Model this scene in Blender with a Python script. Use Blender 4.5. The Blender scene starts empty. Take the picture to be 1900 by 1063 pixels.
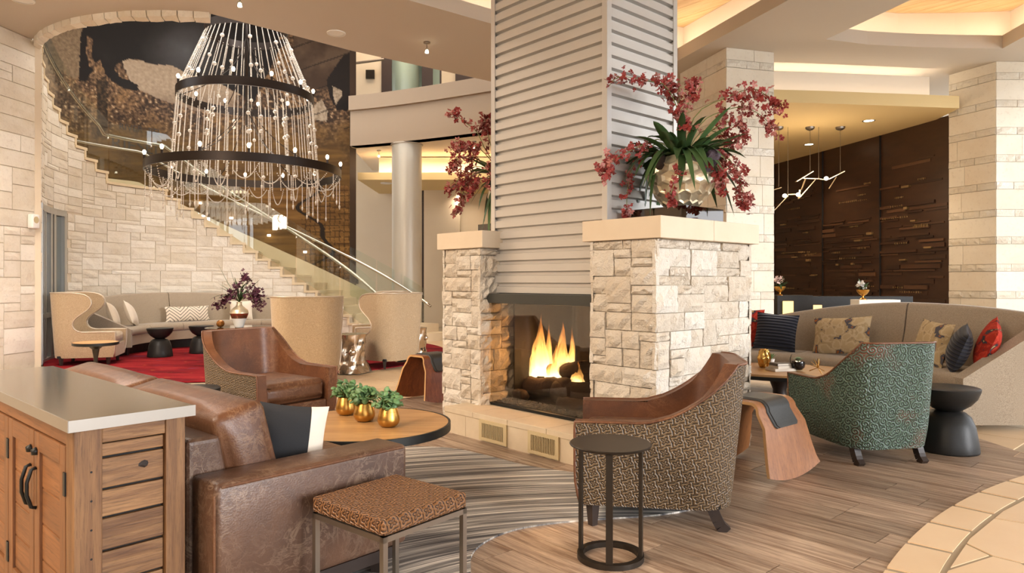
import bpy, bmesh, math, random
from math import pi, sin, cos, radians, sqrt, atan2, hypot
from mathutils import Vector, Matrix, noise
random.seed(7)
sc = bpy.context.scene
COL = sc.collection

# ---------------------------------------------------------------- camera, sky, sun, exposure
CAMH, FPX, HORIZ = 1.15, 1295.0, 521.0
cam_d = bpy.data.cameras.new('camera')
cam = bpy.data.objects.new('camera', cam_d)
COL.objects.link(cam)
cam.location = (0, 0, CAMH)
cam.rotation_euler = (pi / 2, 0, 0)
cam_d.sensor_width = 36.0
cam_d.lens = 36.0 * FPX / 1900.0
cam_d.shift_y = -(531.5 - HORIZ) / 1900.0
cam_d.clip_end = 200
sc.camera = cam

world = bpy.data.worlds.new('daylight')
sc.world = world
world.use_nodes = True
wb = world.node_tree.nodes['Background']
wb.inputs[0].default_value = (0.93, 0.96, 1.0, 1)
wb.inputs[1].default_value = 3.3

sun_d = bpy.data.lights.new('sun', 'SUN')
sun_d.energy = 2.6
sun_d.angle = radians(18)
sun_d.color = (0.98, 0.98, 1.0)
sun = bpy.data.objects.new('sun', sun_d)
COL.objects.link(sun)
sun.rotation_euler = Vector((-0.78, 0.62, -0.175)).to_track_quat('-Z', 'Y').to_euler()

def area_lamp(name, loc, target, sx, sy, power, color):
    d = bpy.data.lights.new(name, 'AREA')
    d.shape = 'RECTANGLE'; d.size = sx; d.size_y = sy
    d.energy = power; d.color = color; d.spread = radians(135)
    o = bpy.data.objects.new(name, d); COL.objects.link(o)
    o.location = loc
    o.rotation_euler = (Vector(target) - Vector(loc)).to_track_quat('-Z', 'Y').to_euler()
    return o

WARM = (1.0, 0.82, 0.64)
# added fill lamps near ceiling height, out of frame, to warm and brighten the lobby
area_lamp('lobby_fill_lamp', (-4.0, 1.5, 4.25), (-3.4, 2.6, 0), 3.0, 2.0, 250, WARM)
area_lamp('lobby_fill_lamp', (-4.6, 6.2, 4.25), (-4.2, 6.8, 0), 2.5, 2.0, 200, (1.0, 0.88, 0.76))
area_lamp('lobby_fill_lamp', (-5.0, -2.0, 4.2), (-1.0, 4.0, 1.0), 3.0, 2.0, 340, WARM)
area_lamp('lounge_fill_lamp', (3.6, 6.9, 4.27), (3.3, 7.0, 0), 1.0, 1.6, 18, (1.0, 0.90, 0.78))  # added fill lamp that brightens the lounge sofa
area_lamp('atrium_area_lamp', (-4.8, 11.8, 6.9), (-4.8, 11.8, 0), 5.0, 5.0, 150, (1.0, 0.95, 0.87))  # area lamp below the closed upper ceiling, no skylight opening modelled

vs = sc.view_settings
vs.view_transform = 'Standard'
vs.look = 'None'
vs.exposure = 0.10
vs.gamma = 1.0
vs.use_curve_mapping = False
try:
    sc.cycles.use_denoising = True
    sc.cycles.use_adaptive_sampling = True
    sc.cycles.adaptive_threshold = 0.14
    sc.cycles.adaptive_min_samples = 16
    sc.cycles.max_bounces = 6
    sc.cycles.diffuse_bounces = 3
    sc.cycles.glossy_bounces = 3
    sc.cycles.transmission_bounces = 4
    sc.cycles.transparent_max_bounces = 12
    sc.cycles.sample_clamp_indirect = 6.0
    sc.cycles.caustics_reflective = False
    sc.cycles.caustics_refractive = False
except Exception:
    pass

# ---------------------------------------------------------------- helpers: materials
def srgb(r, g, b):
    def f(c):
        c /= 255.0
        return c / 12.92 if c <= 0.04045 else ((c + 0.055) / 1.055) ** 2.4
    return (f(r), f(g), f(b), 1.0)

class NT:
    """a small wrapper to write node trees briefly"""
    def __init__(self, name):
        self.m = bpy.data.materials.new(name)
        self.m.use_nodes = True
        self.t = self.m.node_tree
        self.b = self.t.nodes['Principled BSDF']
        self.out = self.t.nodes['Material Output']
    def n(self, typ, **kw):
        nd = self.t.nodes.new(typ)
        for k, v in kw.items():
            setattr(nd, k, v)
        return nd
    def l(self, a, b):
        self.t.links.new(a, b)
    def put(self, sock, v):
        if hasattr(v, 'is_output') or isinstance(v, bpy.types.NodeSocket):
            self.l(v, sock)
        else:
            sock.default_value = v
    def math(self, op, a, b=0.0, clamp=False):
        nd = self.n('ShaderNodeMath', operation=op); nd.use_clamp = clamp
        self.put(nd.inputs[0], a); self.put(nd.inputs[1], b)
        return nd.outputs[0]
    def mix(self, fac, a, b, typ='MIX'):
        nd = self.n('ShaderNodeMix', data_type='RGBA', blend_type=typ)
        self.put(nd.inputs[0], fac); self.put(nd.inputs[6], a); self.put(nd.inputs[7], b)
        return nd.outputs[2]
    def ramp(self, fac, stops, interp='LINEAR'):
        nd = self.n('ShaderNodeValToRGB')
        nd.color_ramp.interpolation = interp
        els = nd.color_ramp.elements
        while len(els) > 1:
            els.remove(els[-1])
        els[0].position, els[0].color = stops[0]
        for p, c in stops[1:]:
            e = els.new(p); e.color = c
        self.put(nd.inputs[0], fac)
        return nd.outputs[0]
    def coords(self, kind='Object', scale=(1, 1, 1), rot=(0, 0, 0), loc=(0, 0, 0)):
        tc = self.n('ShaderNodeTexCoord')
        mp = self.n('ShaderNodeMapping')
        mp.inputs['Scale'].default_value = scale
        mp.inputs['Rotation'].default_value = rot
        mp.inputs['Location'].default_value = loc
        self.l(tc.outputs[kind], mp.inputs[0])
        return mp.outputs[0]
    def noise(self, vec, scale, detail=4.0, rough=0.55, dist=0.0):
        nd = self.n('ShaderNodeTexNoise')
        self.l(vec, nd.inputs['Vector'])
        nd.inputs['Scale'].default_value = scale
        nd.inputs['Detail'].default_value = detail
        nd.inputs['Roughness'].default_value = rough
        nd.inputs['Distortion'].default_value = dist
        return nd.outputs['Fac']
    def vor(self, vec, scale, feature='F1', rnd=1.0, dims='3D'):
        nd = self.n('ShaderNodeTexVoronoi', feature=feature, voronoi_dimensions=dims)
        self.l(vec, nd.inputs['Vector'])
        nd.inputs['Scale'].default_value = scale
        nd.inputs['Randomness'].default_value = rnd
        return nd
    def bump(self, height, strength=0.3, dist=0.01):
        nd = self.n('ShaderNodeBump')
        nd.inputs['Strength'].default_value = strength
        nd.inputs['Distance'].default_value = dist
        self.l(height, nd.inputs['Height'])
        self.l(nd.outputs[0], self.b.inputs['Normal'])
        return nd
    def base(self, v): self.put(self.b.inputs['Base Color'], v)
    def rnd(self):
        return self.n('ShaderNodeObjectInfo').outputs['Random']
    def set(self, rough=None, metal=None, spec=None, coat=None, sheen=None):
        if rough is not None: self.put(self.b.inputs['Roughness'], rough)
        if metal is not None: self.put(self.b.inputs['Metallic'], metal)
        if spec is not None: self.put(self.b.inputs['Specular IOR Level'], spec)
        if coat is not None: self.put(self.b.inputs['Coat Weight'], coat)
        if sheen is not None: self.put(self.b.inputs['Sheen Weight'], sheen)
        return self

def simple(name, col, rough=0.5, metal=0.0, col2=None, scale=6.0, bump=0.0, bscale=60.0, stretch=(1, 1, 1), spec=None, var=0.0, coat=None, sheen=None):
    t = NT(name)
    v = t.coords('Object', stretch)
    c = col
    if col2 is not None:
        c = t.mix(t.noise(v, scale, 5), col, col2)
    if var:
        hs = t.n('ShaderNodeHueSaturation')
        t.put(hs.inputs['Color'], c)
        t.put(hs.inputs['Value'], t.math('ADD', t.math('MULTIPLY', t.rnd(), var), 1.0 - var / 2))
        c = hs.outputs[0]
    t.base(c)
    t.set(rough, metal, spec, coat, sheen)
    if bump:
        t.bump(t.noise(v, bscale, 4), bump)
    return t.m

def emis(name, col, strength):
    t = NT(name)
    t.base((0, 0, 0, 1))
    t.b.inputs['Emission Color'].default_value = col
    t.b.inputs['Emission Strength'].default_value = strength
    return t.m

def glassy(name, tint, alpha_mix, rough=0.02):
    """thin architectural glass: mostly transparent, reflecting by Fresnel"""
    t = NT(name)
    tr = t.n('ShaderNodeBsdfTransparent'); tr.inputs[0].default_value = tint
    gl = t.n('ShaderNodeBsdfGlossy'); gl.inputs['Roughness'].default_value = rough
    gl.inputs['Color'].default_value = (1, 1, 1, 1)
    fr = t.n('ShaderNodeFresnel')
    bf = t.n('ShaderNodeNewGeometry').outputs['Backfacing']
    t.l(t.math('SUBTRACT', 1.5, t.math('MULTIPLY', bf, 1.5 - 1 / 1.5)), fr.inputs[0])
    mx = t.n('ShaderNodeMixShader')
    t.l(t.math('MULTIPLY', fr.outputs[0], alpha_mix, True), mx.inputs[0])
    t.l(tr.outputs[0], mx.inputs[1]); t.l(gl.outputs[0], mx.inputs[2])
    t.l(mx.outputs[0], t.out.inputs['Surface'])
    return t.m

# ---------------------------------------------------------------- helpers: meshes
class MB:
    def __init__(self):
        self.v = []; self.f = []; self.uv = {}
    def add(self, verts, faces):
        o = len(self.v)
        self.v += [tuple(p) for p in verts]
        self.f += [tuple(i + o for i in fc) for fc in faces]
        return self
    def box(self, c, s, rz=0.0, m=None):
        x, y, z = s[0] / 2, s[1] / 2, s[2] / 2
        vs_ = [Vector((a * x, b * y, d * z)) for d in (-1, 1) for b in (-1, 1) for a in (-1, 1)]
        R = Matrix.Rotation(rz, 3, 'Z') if m is None else m
        vs_ = [R @ p + Vector(c) for p in vs_]
        return self.add(vs_, [(0, 2, 3, 1), (4, 5, 7, 6), (0, 1, 5, 4), (2, 6, 7, 3), (0, 4, 6, 2), (1, 3, 7, 5)])
    def bar(self, a, b, w, h=None, up=(0, 0, 1)):
        """rectangular bar between two points"""
        h = h or w
        a, b = Vector(a), Vector(b)
        d = (b - a).normalized()
        s = d.cross(Vector(up))
        if s.length < 1e-5: s = d.cross(Vector((0, 1, 0)))
        s.normalize(); t = s.cross(d)
        vs_ = [p + s * i * w / 2 + t * j * h / 2 for p in (a, b) for j in (-1, 1) for i in (-1, 1)]
        return self.add(vs_, [(0, 1, 3, 2), (4, 6, 7, 5), (0, 4, 5, 1), (2, 3, 7, 6), (0, 2, 6, 4), (1, 5, 7, 3)])
    def prism(self, poly, z0, z1):
        n = len(poly)
        vs_ = [(p[0], p[1], z0) for p in poly] + [(p[0], p[1], z1) for p in poly]
        return self.add(vs_, [tuple(range(n))[::-1], tuple(range(n, 2 * n))] + [(i, (i + 1) % n, n + (i + 1) % n, n + i) for i in range(n)])
    def lathe(self, prof, n=24, c=(0, 0, 0), cap=True):
        o = []
        for r, z in prof:
            for k in range(n):
                a = 2 * pi * k / n
                o.append((c[0] + r * cos(a), c[1] + r * sin(a), c[2] + z))
        fs = []
        for j in range(len(prof) - 1):
            for k in range(n):
                k2 = (k + 1) % n
                fs.append((j * n + k, j * n + k2, (j + 1) * n + k2, (j + 1) * n + k))
        if cap:
            fs.append(tuple(range(n))[::-1])
            fs.append(tuple(range((len(prof) - 1) * n, len(prof) * n)))
        return self.add(o, fs)
    def tube(self, pts, r, n=8, closed=False, cap=True):
        pts = [Vector(p) for p in pts]
        rs = r if isinstance(r, (list, tuple)) else [r] * len(pts)
        o = []; N = len(pts); prev = None
        for i, p in enumerate(pts):
            if closed: d = pts[(i + 1) % N] - pts[i - 1]
            else: d = pts[min(i + 1, N - 1)] - pts[max(i - 1, 0)]
            d.normalize()
            if prev is None:
                s = d.cross(Vector((0, 0, 1)))
                if s.length < 1e-3: s = d.cross(Vector((1, 0, 0)))
            else:
                s = prev - d * prev.dot(d)
            s.normalize(); prev = s
            t = d.cross(s)
            for k in range(n):
                a = 2 * pi * k / n
                o.append(p + (s * cos(a) + t * sin(a)) * rs[i])
        fs = []
        for i in range(N if closed else N - 1):
            j = (i + 1) % N
            for k in range(n):
                k2 = (k + 1) % n
                fs.append((i * n + k, i * n + k2, j * n + k2, j * n + k))
        if cap and not closed:
            fs.append(tuple(range(n))[::-1]); fs.append(tuple(range((N - 1) * n, N * n)))
        return self.add(o, fs)
    def grid(self, fn, nu, nv, flip=False):
        """fn(u,v) -> point, u,v in 0..1"""
        o = [fn(i / nu, j / nv) for j in range(nv + 1) for i in range(nu + 1)]
        fs = []
        for j in range(nv):
            for i in range(nu):
                a = j * (nu + 1) + i
                q = (a, a + 1, a + nu + 2, a + nu + 1)
                fs.append(q[::-1] if flip else q)
        return self.add(o, fs)
    def build(self, name, mat, parent=None, smooth=False, loc=(0, 0, 0), rz=0.0, bevel=0.0, bseg=2, uvfn=None, auto=None, uvbox=False):
        me = bpy.data.meshes.new(name)
        me.from_pydata(self.v, [], self.f)
        me.validate()
        if uvfn is not None:
            uvl = me.uv_layers.new(name='UVMap')
            for lp in me.loops:
                uvl.data[lp.index].uv = uvfn(lp.vertex_index, self.v[lp.vertex_index])
        if uvbox:
            uvl = me.uv_layers.new(name='UVMap')
            for pl in me.polygons:
                nn = [abs(c) for c in pl.normal]; k = nn.index(max(nn)); ax = [i for i in range(3) if i != k]
                for li in pl.loop_indices:
                    co = me.vertices[me.loops[li].vertex_index].co
                    uvl.data[li].uv = (co[ax[0]], co[ax[1]])
        if smooth:
            me.shade_smooth()
        if auto is not None:
            me.shade_smooth()
            me.set_sharp_from_angle(angle=radians(auto))
        me.materials.append(mat)
        o = bpy.data.objects.new(name, me)
        COL.objects.link(o)
        o.parent = parent
        o.location = loc
        o.rotation_euler = (0, 0, rz)
        if bevel:
            md = o.modifiers.new('bevel', 'BEVEL')
            md.width = bevel; md.segments = bseg; md.limit_method = 'ANGLE'; md.angle_limit = radians(40)
        return o

def rbox(name, size, r, mat, parent=None, loc=(0, 0, 0), rot=(0, 0, 0), seg=3, puff=0.0):
    """rounded, optionally puffed cushion-like box, origin at its centre"""
    bm = bmesh.new()
    bmesh.ops.create_cube(bm, size=1.0)
    bmesh.ops.scale(bm, vec=size, verts=bm.verts)
    if puff:
        bmesh.ops.subdivide_edges(bm, edges=bm.edges[:], cuts=4, use_grid_fill=True)
        for v in bm.verts:
            a = [max(0.0, 1 - (2 * abs(v.co[i]) / size[i]) ** 2) for i in range(3)]
            for i in range(3):
                j, k = (i + 1) % 3, (i + 2) % 3
                v.co[i] += math.copysign(puff, v.co[i]) * (2 * abs(v.co[i]) / size[i]) * sqrt(a[j] * a[k] + 1e-9)
    bmesh.ops.bevel(bm, geom=[e for e in bm.edges if len(e.link_faces) == 2 and e.calc_face_angle(0) > 0.9], offset=r, segments=seg, profile=0.5, affect='EDGES')
    me = bpy.data.meshes.new(name)
    bm.to_mesh(me); bm.free()
    me.shade_smooth()
    me.materials.append(mat)
    o = bpy.data.objects.new(name, me); COL.objects.link(o)
    o.parent = parent; o.location = loc; o.rotation_euler = rot
    return o

def thing(name, label, cat, loc=(0, 0, 0), rz=0.0, group=None):
    o = bpy.data.objects.new(name, None)
    COL.objects.link(o)
    o.location = loc; o.rotation_euler = (0, 0, rz)
    o.empty_display_size = 0.1
    return tag(o, label, cat, group)

def tag(o, label=None, cat=None, group=None, kind=None):
    if label: o['label'] = label
    if cat: o['category'] = cat
    if group: o['group'] = group
    if kind: o['kind'] = kind
    return o

def struct(o, label=None, cat=None):
    o['kind'] = 'structure'
    if label: o['label'] = label
    if cat: o['category'] = cat
    return o

def share(src, name, parent, loc=(0, 0, 0), rot=(0, 0, 0), scale=(1, 1, 1)):
    o = bpy.data.objects.new(name, src.data)
    COL.objects.link(o)
    o.parent = parent; o.location = loc; o.rotation_euler = rot; o.scale = scale
    return o

def copy_tree(o, parent=None):
    c = o.copy(); COL.objects.link(c); c.parent = parent
    for ch in list(o.children):
        copy_tree(ch, c)
    return c

def floor_at(px, py, z=0.0):
    Y = FPX * (CAMH - z) / (py - HORIZ)
    return Vector(((px - 950) / FPX * Y, Y, z))

def point_at(px, py, Y):
    return Vector(((px - 950) / FPX * Y, Y, CAMH + (HORIZ - py) * Y / FPX))

def ellipse(cx, cy, rx, ry, n=48, a0=0.0, a1=2 * pi):
    return [(cx + rx * cos(a0 + (a1 - a0) * i / n), cy + ry * sin(a0 + (a1 - a0) * i / n)) for i in range(n if a1 - a0 > 6.28 else n + 1)]

def clip_poly(poly, clip):
    """Sutherland-Hodgman: poly against a convex counter-clockwise clip polygon"""
    out = poly
    for i in range(len(clip)):
        ax, ay = clip[i]; bx, by = clip[(i + 1) % len(clip)]
        src, out = out, []
        def side(p): return (bx - ax) * (p[1] - ay) - (by - ay) * (p[0] - ax)
        for j in range(len(src)):
            p, q = src[j - 1], src[j]
            sp, sq = side(p), side(q)
            if sq >= 0:
                if sp < 0:
                    t = sp / (sp - sq); out.append((p[0] + t * (q[0] - p[0]), p[1] + t * (q[1] - p[1])))
                out.append(q)
            elif sp >= 0:
                t = sp / (sp - sq); out.append((p[0] + t * (q[0] - p[0]), p[1] + t * (q[1] - p[1])))
        if not out: return []
    return out

def ashlar(nc, nr, rng, maxw=5, maxh=3, minw=2):
    """random rectangular stonework: list of (c0, r0, c1, r1) in cells"""
    free = [[True] * nc for _ in range(nr)]
    out = []
    for r in range(nr):
        for c in range(nc):
            if not free[r][c]: continue
            run = 0
            while c + run < nc and free[r][c + run]: run += 1
            w = min(run, rng.randint(minw, maxw))
            if run - w < minw: w = run if run <= maxw else w
            hh = min(nr - r, rng.choice([1, 2, 2, 3][:maxh + 1]))
            for k in range(1, hh):
                if not all(free[r + k][c + i] for i in range(w)):
                    hh = k; break
            for k in range(hh):
                for i in range(w): free[r + k][c + i] = False
            out.append((c, r, c + w, r + hh))
    return out
# ---------------------------------------------------------------- materials
def stone_mat(name, c1, c2, c3, bump=0.6, bscale=14.0, var=0.16):
    t = NT(name)
    v = t.coords('Object')
    n1 = t.noise(v, 3.0, 5)
    n2 = t.noise(v, 22.0, 6, 0.65)
    c = t.mix(t.ramp(n1, [(0.35, (0, 0, 0, 1)), (0.65, (1, 1, 1, 1))]), c1, c2)
    c = t.mix(t.ramp(t.rnd(), [(0.55, (0, 0, 0, 1)), (1.0, (0.9, 0.9, 0.9, 1))]), c, c3)
    hs = t.n('ShaderNodeHueSaturation'); t.put(hs.inputs['Color'], c)
    t.put(hs.inputs['Value'], t.math('ADD', t.math('MULTIPLY', t.rnd(), var), 1 - var / 2))
    c = t.mix(t.math('MULTIPLY', t.ramp(n2, [(0.3, (1, 1, 1, 1)), (0.45, (0, 0, 0, 1))]), 0.3), hs.outputs[0], (c1[0] * .6, c1[1] * .55, c1[2] * .5, 1))
    t.base(c); t.set(0.85, spec=0.25)
    hgt = t.math('ADD', t.math('MULTIPLY', t.noise(v, bscale, 6, 0.6), 1.0), t.math('MULTIPLY', t.noise(v, bscale * 4, 4, 0.6), 0.35))
    t.bump(hgt, bump, 0.02)
    return t.m

M = {}
M['rock'] = stone_mat('split limestone', srgb(230, 218, 200), srgb(222, 206, 184), srgb(234, 226, 213), 1.0, 24.0, .1)
M['wallstone'] = stone_mat('wall limestone', srgb(226, 215, 198), srgb(218, 204, 182), srgb(232, 224, 210), 0.35, 16.0, 0.10)
M['splitband'] = stone_mat('split face band', srgb(232, 224, 208), srgb(224, 212, 192), srgb(235, 228, 215), 0.7, 30.0, 0.06)
M['block'] = stone_mat('smooth block', srgb(232, 222, 204), srgb(226, 213, 192), srgb(234, 226, 210), 0.05, 30.0, 0.05)
M['mortarpale'] = simple('pale mortar', srgb(222, 206, 182), 0.9, col2=srgb(210, 193, 168))
M['mortar'] = simple('mortar', srgb(205, 190, 166), 0.9, col2=srgb(186, 170, 146))
M['cap'] = simple('cast stone cap', srgb(226, 208, 182), 0.75, col2=srgb(214, 193, 165), scale=5, bump=0.05)
M['hearth'] = simple('hearth travertine', srgb(214, 196, 168), 0.6, col2=srgb(196, 176, 148), scale=14, bump=0.06, bscale=30)
M['vent'] = simple('vent enamel', srgb(196, 176, 136), 0.5)
M['ventdark'] = simple('vent void', srgb(52, 44, 34), 0.7)
M['corr'] = simple('corrugated steel', srgb(206, 201, 194), 0.36, 0.45, col2=srgb(196, 190, 182), scale=2)
M['trimmetal'] = simple('brushed trim', srgb(208, 204, 198), 0.3, 0.55)
M['black'] = simple('black steel', srgb(40, 40, 38), 0.42, 0.6)
M['header'] = simple('dark grey steel', srgb(72, 72, 68), 0.4, 0.5)
M['bronze'] = simple('blackened bronze', srgb(70, 62, 54), 0.38, 0.75, col2=srgb(54, 48, 42), scale=10)
M['chand'] = simple('chandelier iron', srgb(44, 34, 28), 0.38, 0.6)
M['fireglass'] = glassy('fireplace glass', (0.80, 0.77, 0.72, 1), 1.2)
M['fireglassback'] = glassy('smoked fireplace glass', (0.34, 0.29, 0.24, 1), 1.0)
M['glass'] = glassy('railing glass', (0.93, 0.96, 0.94, 1), 1.3)
M['winglass'] = glassy('window glass', (0.85, 0.88, 0.86, 1), 1.2)
M['firebox'] = simple('soot black lining', srgb(34, 29, 25), 0.8, col2=srgb(24, 20, 18), scale=10, bump=0.3)
M['ceiling'] = simple('ceiling plaster', srgb(200, 188, 172), 0.85, bump=0.03, bscale=120)
M['ceilgrey'] = M['ceiling']
M['plaster'] = simple('cream plaster', srgb(226, 208, 180), 0.8, col2=srgb(218, 198, 168), scale=2)
M['covewhite'] = simple('cove plaster', srgb(232, 218, 200), 0.8)
M['soffit'] = simple('ochre soffit paint', srgb(222, 196, 142), 0.75)
M['column'] = simple('pearl column paint', srgb(206, 200, 186), 0.35, 0.15)
M['chrome'] = simple('satin steel', srgb(205, 198, 188), 0.22, 0.95)
M['nickel'] = simple('brushed nickel', srgb(150, 140, 128), 0.3, 0.9)
M['alu'] = simple('window aluminium', srgb(184, 182, 176), 0.35, 0.7)
M['white'] = simple('white paint', srgb(236, 232, 224), 0.5)
M['darkwood'] = simple('espresso wood', srgb(52, 40, 34), 0.4, col2=srgb(40, 30, 26), scale=10, stretch=(1, 1, 8))
M['blackmatte'] = simple('black cast resin', srgb(38, 37, 36), 0.42, spec=0.3, col2=srgb(34, 33, 32), scale=8, bump=0.12, bscale=26)
M['slipper'] = simple('dark door veneer', srgb(60, 40, 28), 0.5, col2=srgb(44, 28, 20), scale=14, stretch=(6, 6, 1))
M['tread'] = simple('stair limestone', srgb(226, 206, 172), 0.55, col2=srgb(214, 192, 156), scale=6, bump=0.03)

def wood_mat(name, c1, c2, c3, axis='x', scale=1.0, rough=0.5, var=0.25, bump=0.15, knots=False, contrast=1.0):
    t = NT(name)
    st = {'x': (0.5, 9, 9), 'y': (9, 0.5, 9), 'z': (9, 9, 0.5)}[axis]
    tc = t.n('ShaderNodeTexCoord'); mp = t.n('ShaderNodeMapping')
    mp.inputs['Scale'].default_value = tuple(s * scale for s in st)
    t.l(tc.outputs['Object'], mp.inputs[0])
    off = t.n('ShaderNodeCombineXYZ')
    for i in range(3): t.put(off.inputs[i], t.math('MULTIPLY', t.rnd(), 37.0 + 11 * i))
    ad = t.n('ShaderNodeVectorMath', operation='ADD')
    t.l(mp.outputs[0], ad.inputs[0]); t.l(off.outputs[0], ad.inputs[1])
    v = ad.outputs[0]
    n1 = t.noise(v, 1.6, 6, 0.6, 0.8)
    n2 = t.noise(v, 9.0, 5, 0.7, 0.3)
    f1 = t.ramp(n1, [(0.5 - 0.22 / contrast, (0, 0, 0, 1)), (0.5 + 0.22 / contrast, (1, 1, 1, 1))])
    c = t.mix(f1, c1, c2)
    c = t.mix(t.math('MULTIPLY', t.ramp(n2, [(0.5, (0, 0, 0, 1)), (0.75, (1, 1, 1, 1))]), 0.7), c, c3)
    hs = t.n('ShaderNodeHueSaturation'); t.put(hs.inputs['Color'], c)
    t.put(hs.inputs['Value'], t.math('ADD', t.math('MULTIPLY', t.rnd(), var), 1 - var / 2))
    t.base(hs.outputs[0]); t.set(rough, spec=0.4)
    t.bump(t.math('ADD', n1, t.math('MULTIPLY', n2, 0.6)), bump, 0.004)
    return t.m

M['plank'] = wood_mat('grey brown plank', srgb(196, 172, 148), srgb(130, 102, 82), srgb(74, 57, 47), 'x', 2.6, 0.38, 0.5, 0.1, contrast=1.45)
M['cabwood'] = wood_mat('reclaimed oak', srgb(158, 118, 78), srgb(104, 70, 44), srgb(44, 30, 22), 'x', 2.6, 0.55, 0.3, 0.5, contrast=1.4)
M['cabwoodv'] = wood_mat('reclaimed oak upright', srgb(140, 102, 66), srgb(98, 66, 42), srgb(48, 33, 24), 'z', 3.0, 0.55, 0.15, 0.35)
M['cabdoor'] = wood_mat('oak door panel', srgb(142, 94, 56), srgb(104, 66, 38), srgb(58, 36, 22), 'y', 1.8, 0.5, 0.12, 0.15)
M['cabdoorv'] = wood_mat('oak door stile', srgb(136, 90, 54), srgb(102, 66, 39), srgb(62, 38, 24), 'z', 2.0, 0.5, 0.1, 0.15)
M['tabletop'] = wood_mat('honey oak table top', srgb(196, 152, 100), srgb(168, 122, 76), srgb(126, 88, 54), 'x', 0.9, 0.4, 0.1, 0.08)
M['walnut'] = wood_mat('walnut ply', srgb(164, 108, 64), srgb(128, 80, 46), srgb(92, 55, 32), 'z', 1.2, 0.38, 0.1, 0.04)
M['rosewood'] = wood_mat('rosewood ply', srgb(150, 84, 42), srgb(110, 56, 28), srgb(70, 34, 18), 'z', 1.8, 0.35, 0.1, 0.04)
M['plyedge'] = simple('ply edge', srgb(196, 150, 98), 0.5)
M['woodceil'] = wood_mat('plank ceiling', srgb(226, 194, 146), srgb(204, 164, 112), srgb(166, 124, 78), 'x', 0.6, 0.6, 0.1, 0.05)

def leather(name, c1, c2, cv, rough=0.42):
    t = NT(name)
    v = t.coords('Object')
    n1 = t.noise(v, 4.0, 5, 0.6, 0.4)
    c = t.mix(t.ramp(n1, [(0.35, (0, 0, 0, 1)), (0.68, (1, 1, 1, 1))]), c1, c2)
    # pale pull-up streaks of the hide: thin ridges of warped noise
    r1 = t.math('ABSOLUTE', t.math('SUBTRACT', t.noise(v, 7.0, 6, 0.62, 1.4), 0.5))
    r2 = t.math('ABSOLUTE', t.math('SUBTRACT', t.noise(v, 17.0, 5, 0.6, 1.0), 0.5))
    v1 = t.ramp(r1, [(0.0, (1, 1, 1, 1)), (0.026, (0, 0, 0, 1))])
    v2 = t.ramp(r2, [(0.0, (1, 1, 1, 1)), (0.035, (0, 0, 0, 1))])
    msk = t.ramp(t.noise(v, 5.0, 4), [(0.40, (0.12, 0.12, 0.12, 1)), (0.62, (1, 1, 1, 1))])
    c = t.mix(t.math('MULTIPLY', t.math('MULTIPLY', t.math('MAXIMUM', v1, t.math('MULTIPLY', v2, 0.7)), msk), 0.48), c, cv)
    t.base(c)
    t.set(t.math('ADD', t.math('MULTIPLY', n1, 0.2), rough - 0.1), spec=0.5)
    t.bump(t.math('ADD', t.noise(v, 160, 3), t.math('MULTIPLY', t.noise(v, 9, 3), 1.5)), 0.12, 0.01)
    return t.m

M['leather'] = leather('distressed brown leather', srgb(108, 70, 46), srgb(76, 47, 31), srgb(160, 124, 92))
M['leathergrey'] = leather('worn umber leather', srgb(98, 70, 53), srgb(70, 48, 36), srgb(166, 140, 116), 0.38)
M['leathertan'] = leather('saddle leather', srgb(114, 70, 43), srgb(80, 48, 30), srgb(156, 112, 76))

def embossed(name, dark, mid, light, scale, rnd, k=2.4, tintc=None, rough=0.42):
    """scrolling spirals pressed into hide: spirals about the cell centres"""
    t = NT(name)
    tc = t.n('ShaderNodeTexCoord')
    mp = t.n('ShaderNodeMapping'); t.l(tc.outputs['UV'], mp.inputs[0])
    mp.inputs['Scale'].default_value = (scale, scale, scale)
    vo = t.n('ShaderNodeTexVoronoi', feature='F1', voronoi_dimensions='2D')
    t.l(mp.outputs[0], vo.inputs['Vector']); vo.inputs['Scale'].default_value = 1.0; vo.inputs['Randomness'].default_value = rnd
    sb = t.n('ShaderNodeVectorMath', operation='SUBTRACT')
    t.l(mp.outputs[0], sb.inputs[0]); t.l(vo.outputs['Position'], sb.inputs[1])
    sp = t.n('ShaderNodeSeparateXYZ'); t.l(sb.outputs[0], sp.inputs[0])
    ang = t.math('ARCTAN2', sp.outputs[1], sp.outputs[0])
    if rnd >= 0.4:
        ph = t.math('ADD', t.math('MULTIPLY', vo.outputs['Distance'], k * 2 * pi), ang)
    else:       # quatrefoil lattice
        ph = t.math('ADD', t.math('MULTIPLY', vo.outputs['Distance'], k * 2 * pi), t.math('MULTIPLY', t.math('SINE', t.math('MULTIPLY', ang, 4.0)), 1.9))
    s = t.math('ADD', t.math('MULTIPLY', t.math('SINE', ph), 0.5), 0.5)
    v3 = t.coords('Object')
    s2 = t.math('ADD', s, t.math('MULTIPLY', t.math('SUBTRACT', t.noise(mp.outputs[0], 3.0, 3), 0.5), 0.5))
    c = t.ramp(s2, [(0.10, dark), (0.30, mid), (0.75, light), (1.05, mid)] if rnd >= 0.4 else [(0.08, dark), (0.3, mid), (0.7, light), (1.0, mid)])
    if tintc is not None:
        c = t.mix(t.math('MULTIPLY', t.ramp(t.noise(v3, 2.6, 3), [(0.55, (0, 0, 0, 1)), (0.75, (1, 1, 1, 1))]), t.math('SUBTRACT', 1.0, s)), c, tintc)
    t.base(c); t.set(rough, spec=0.5)
    t.bump(s2, 0.8, 0.006)
    return t.m
M['embrown'] = embossed('tooled brown hide', srgb(34, 27, 21), srgb(98, 78, 54), srgb(140, 116, 86), 19.0, 0.05, 3.2)
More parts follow.
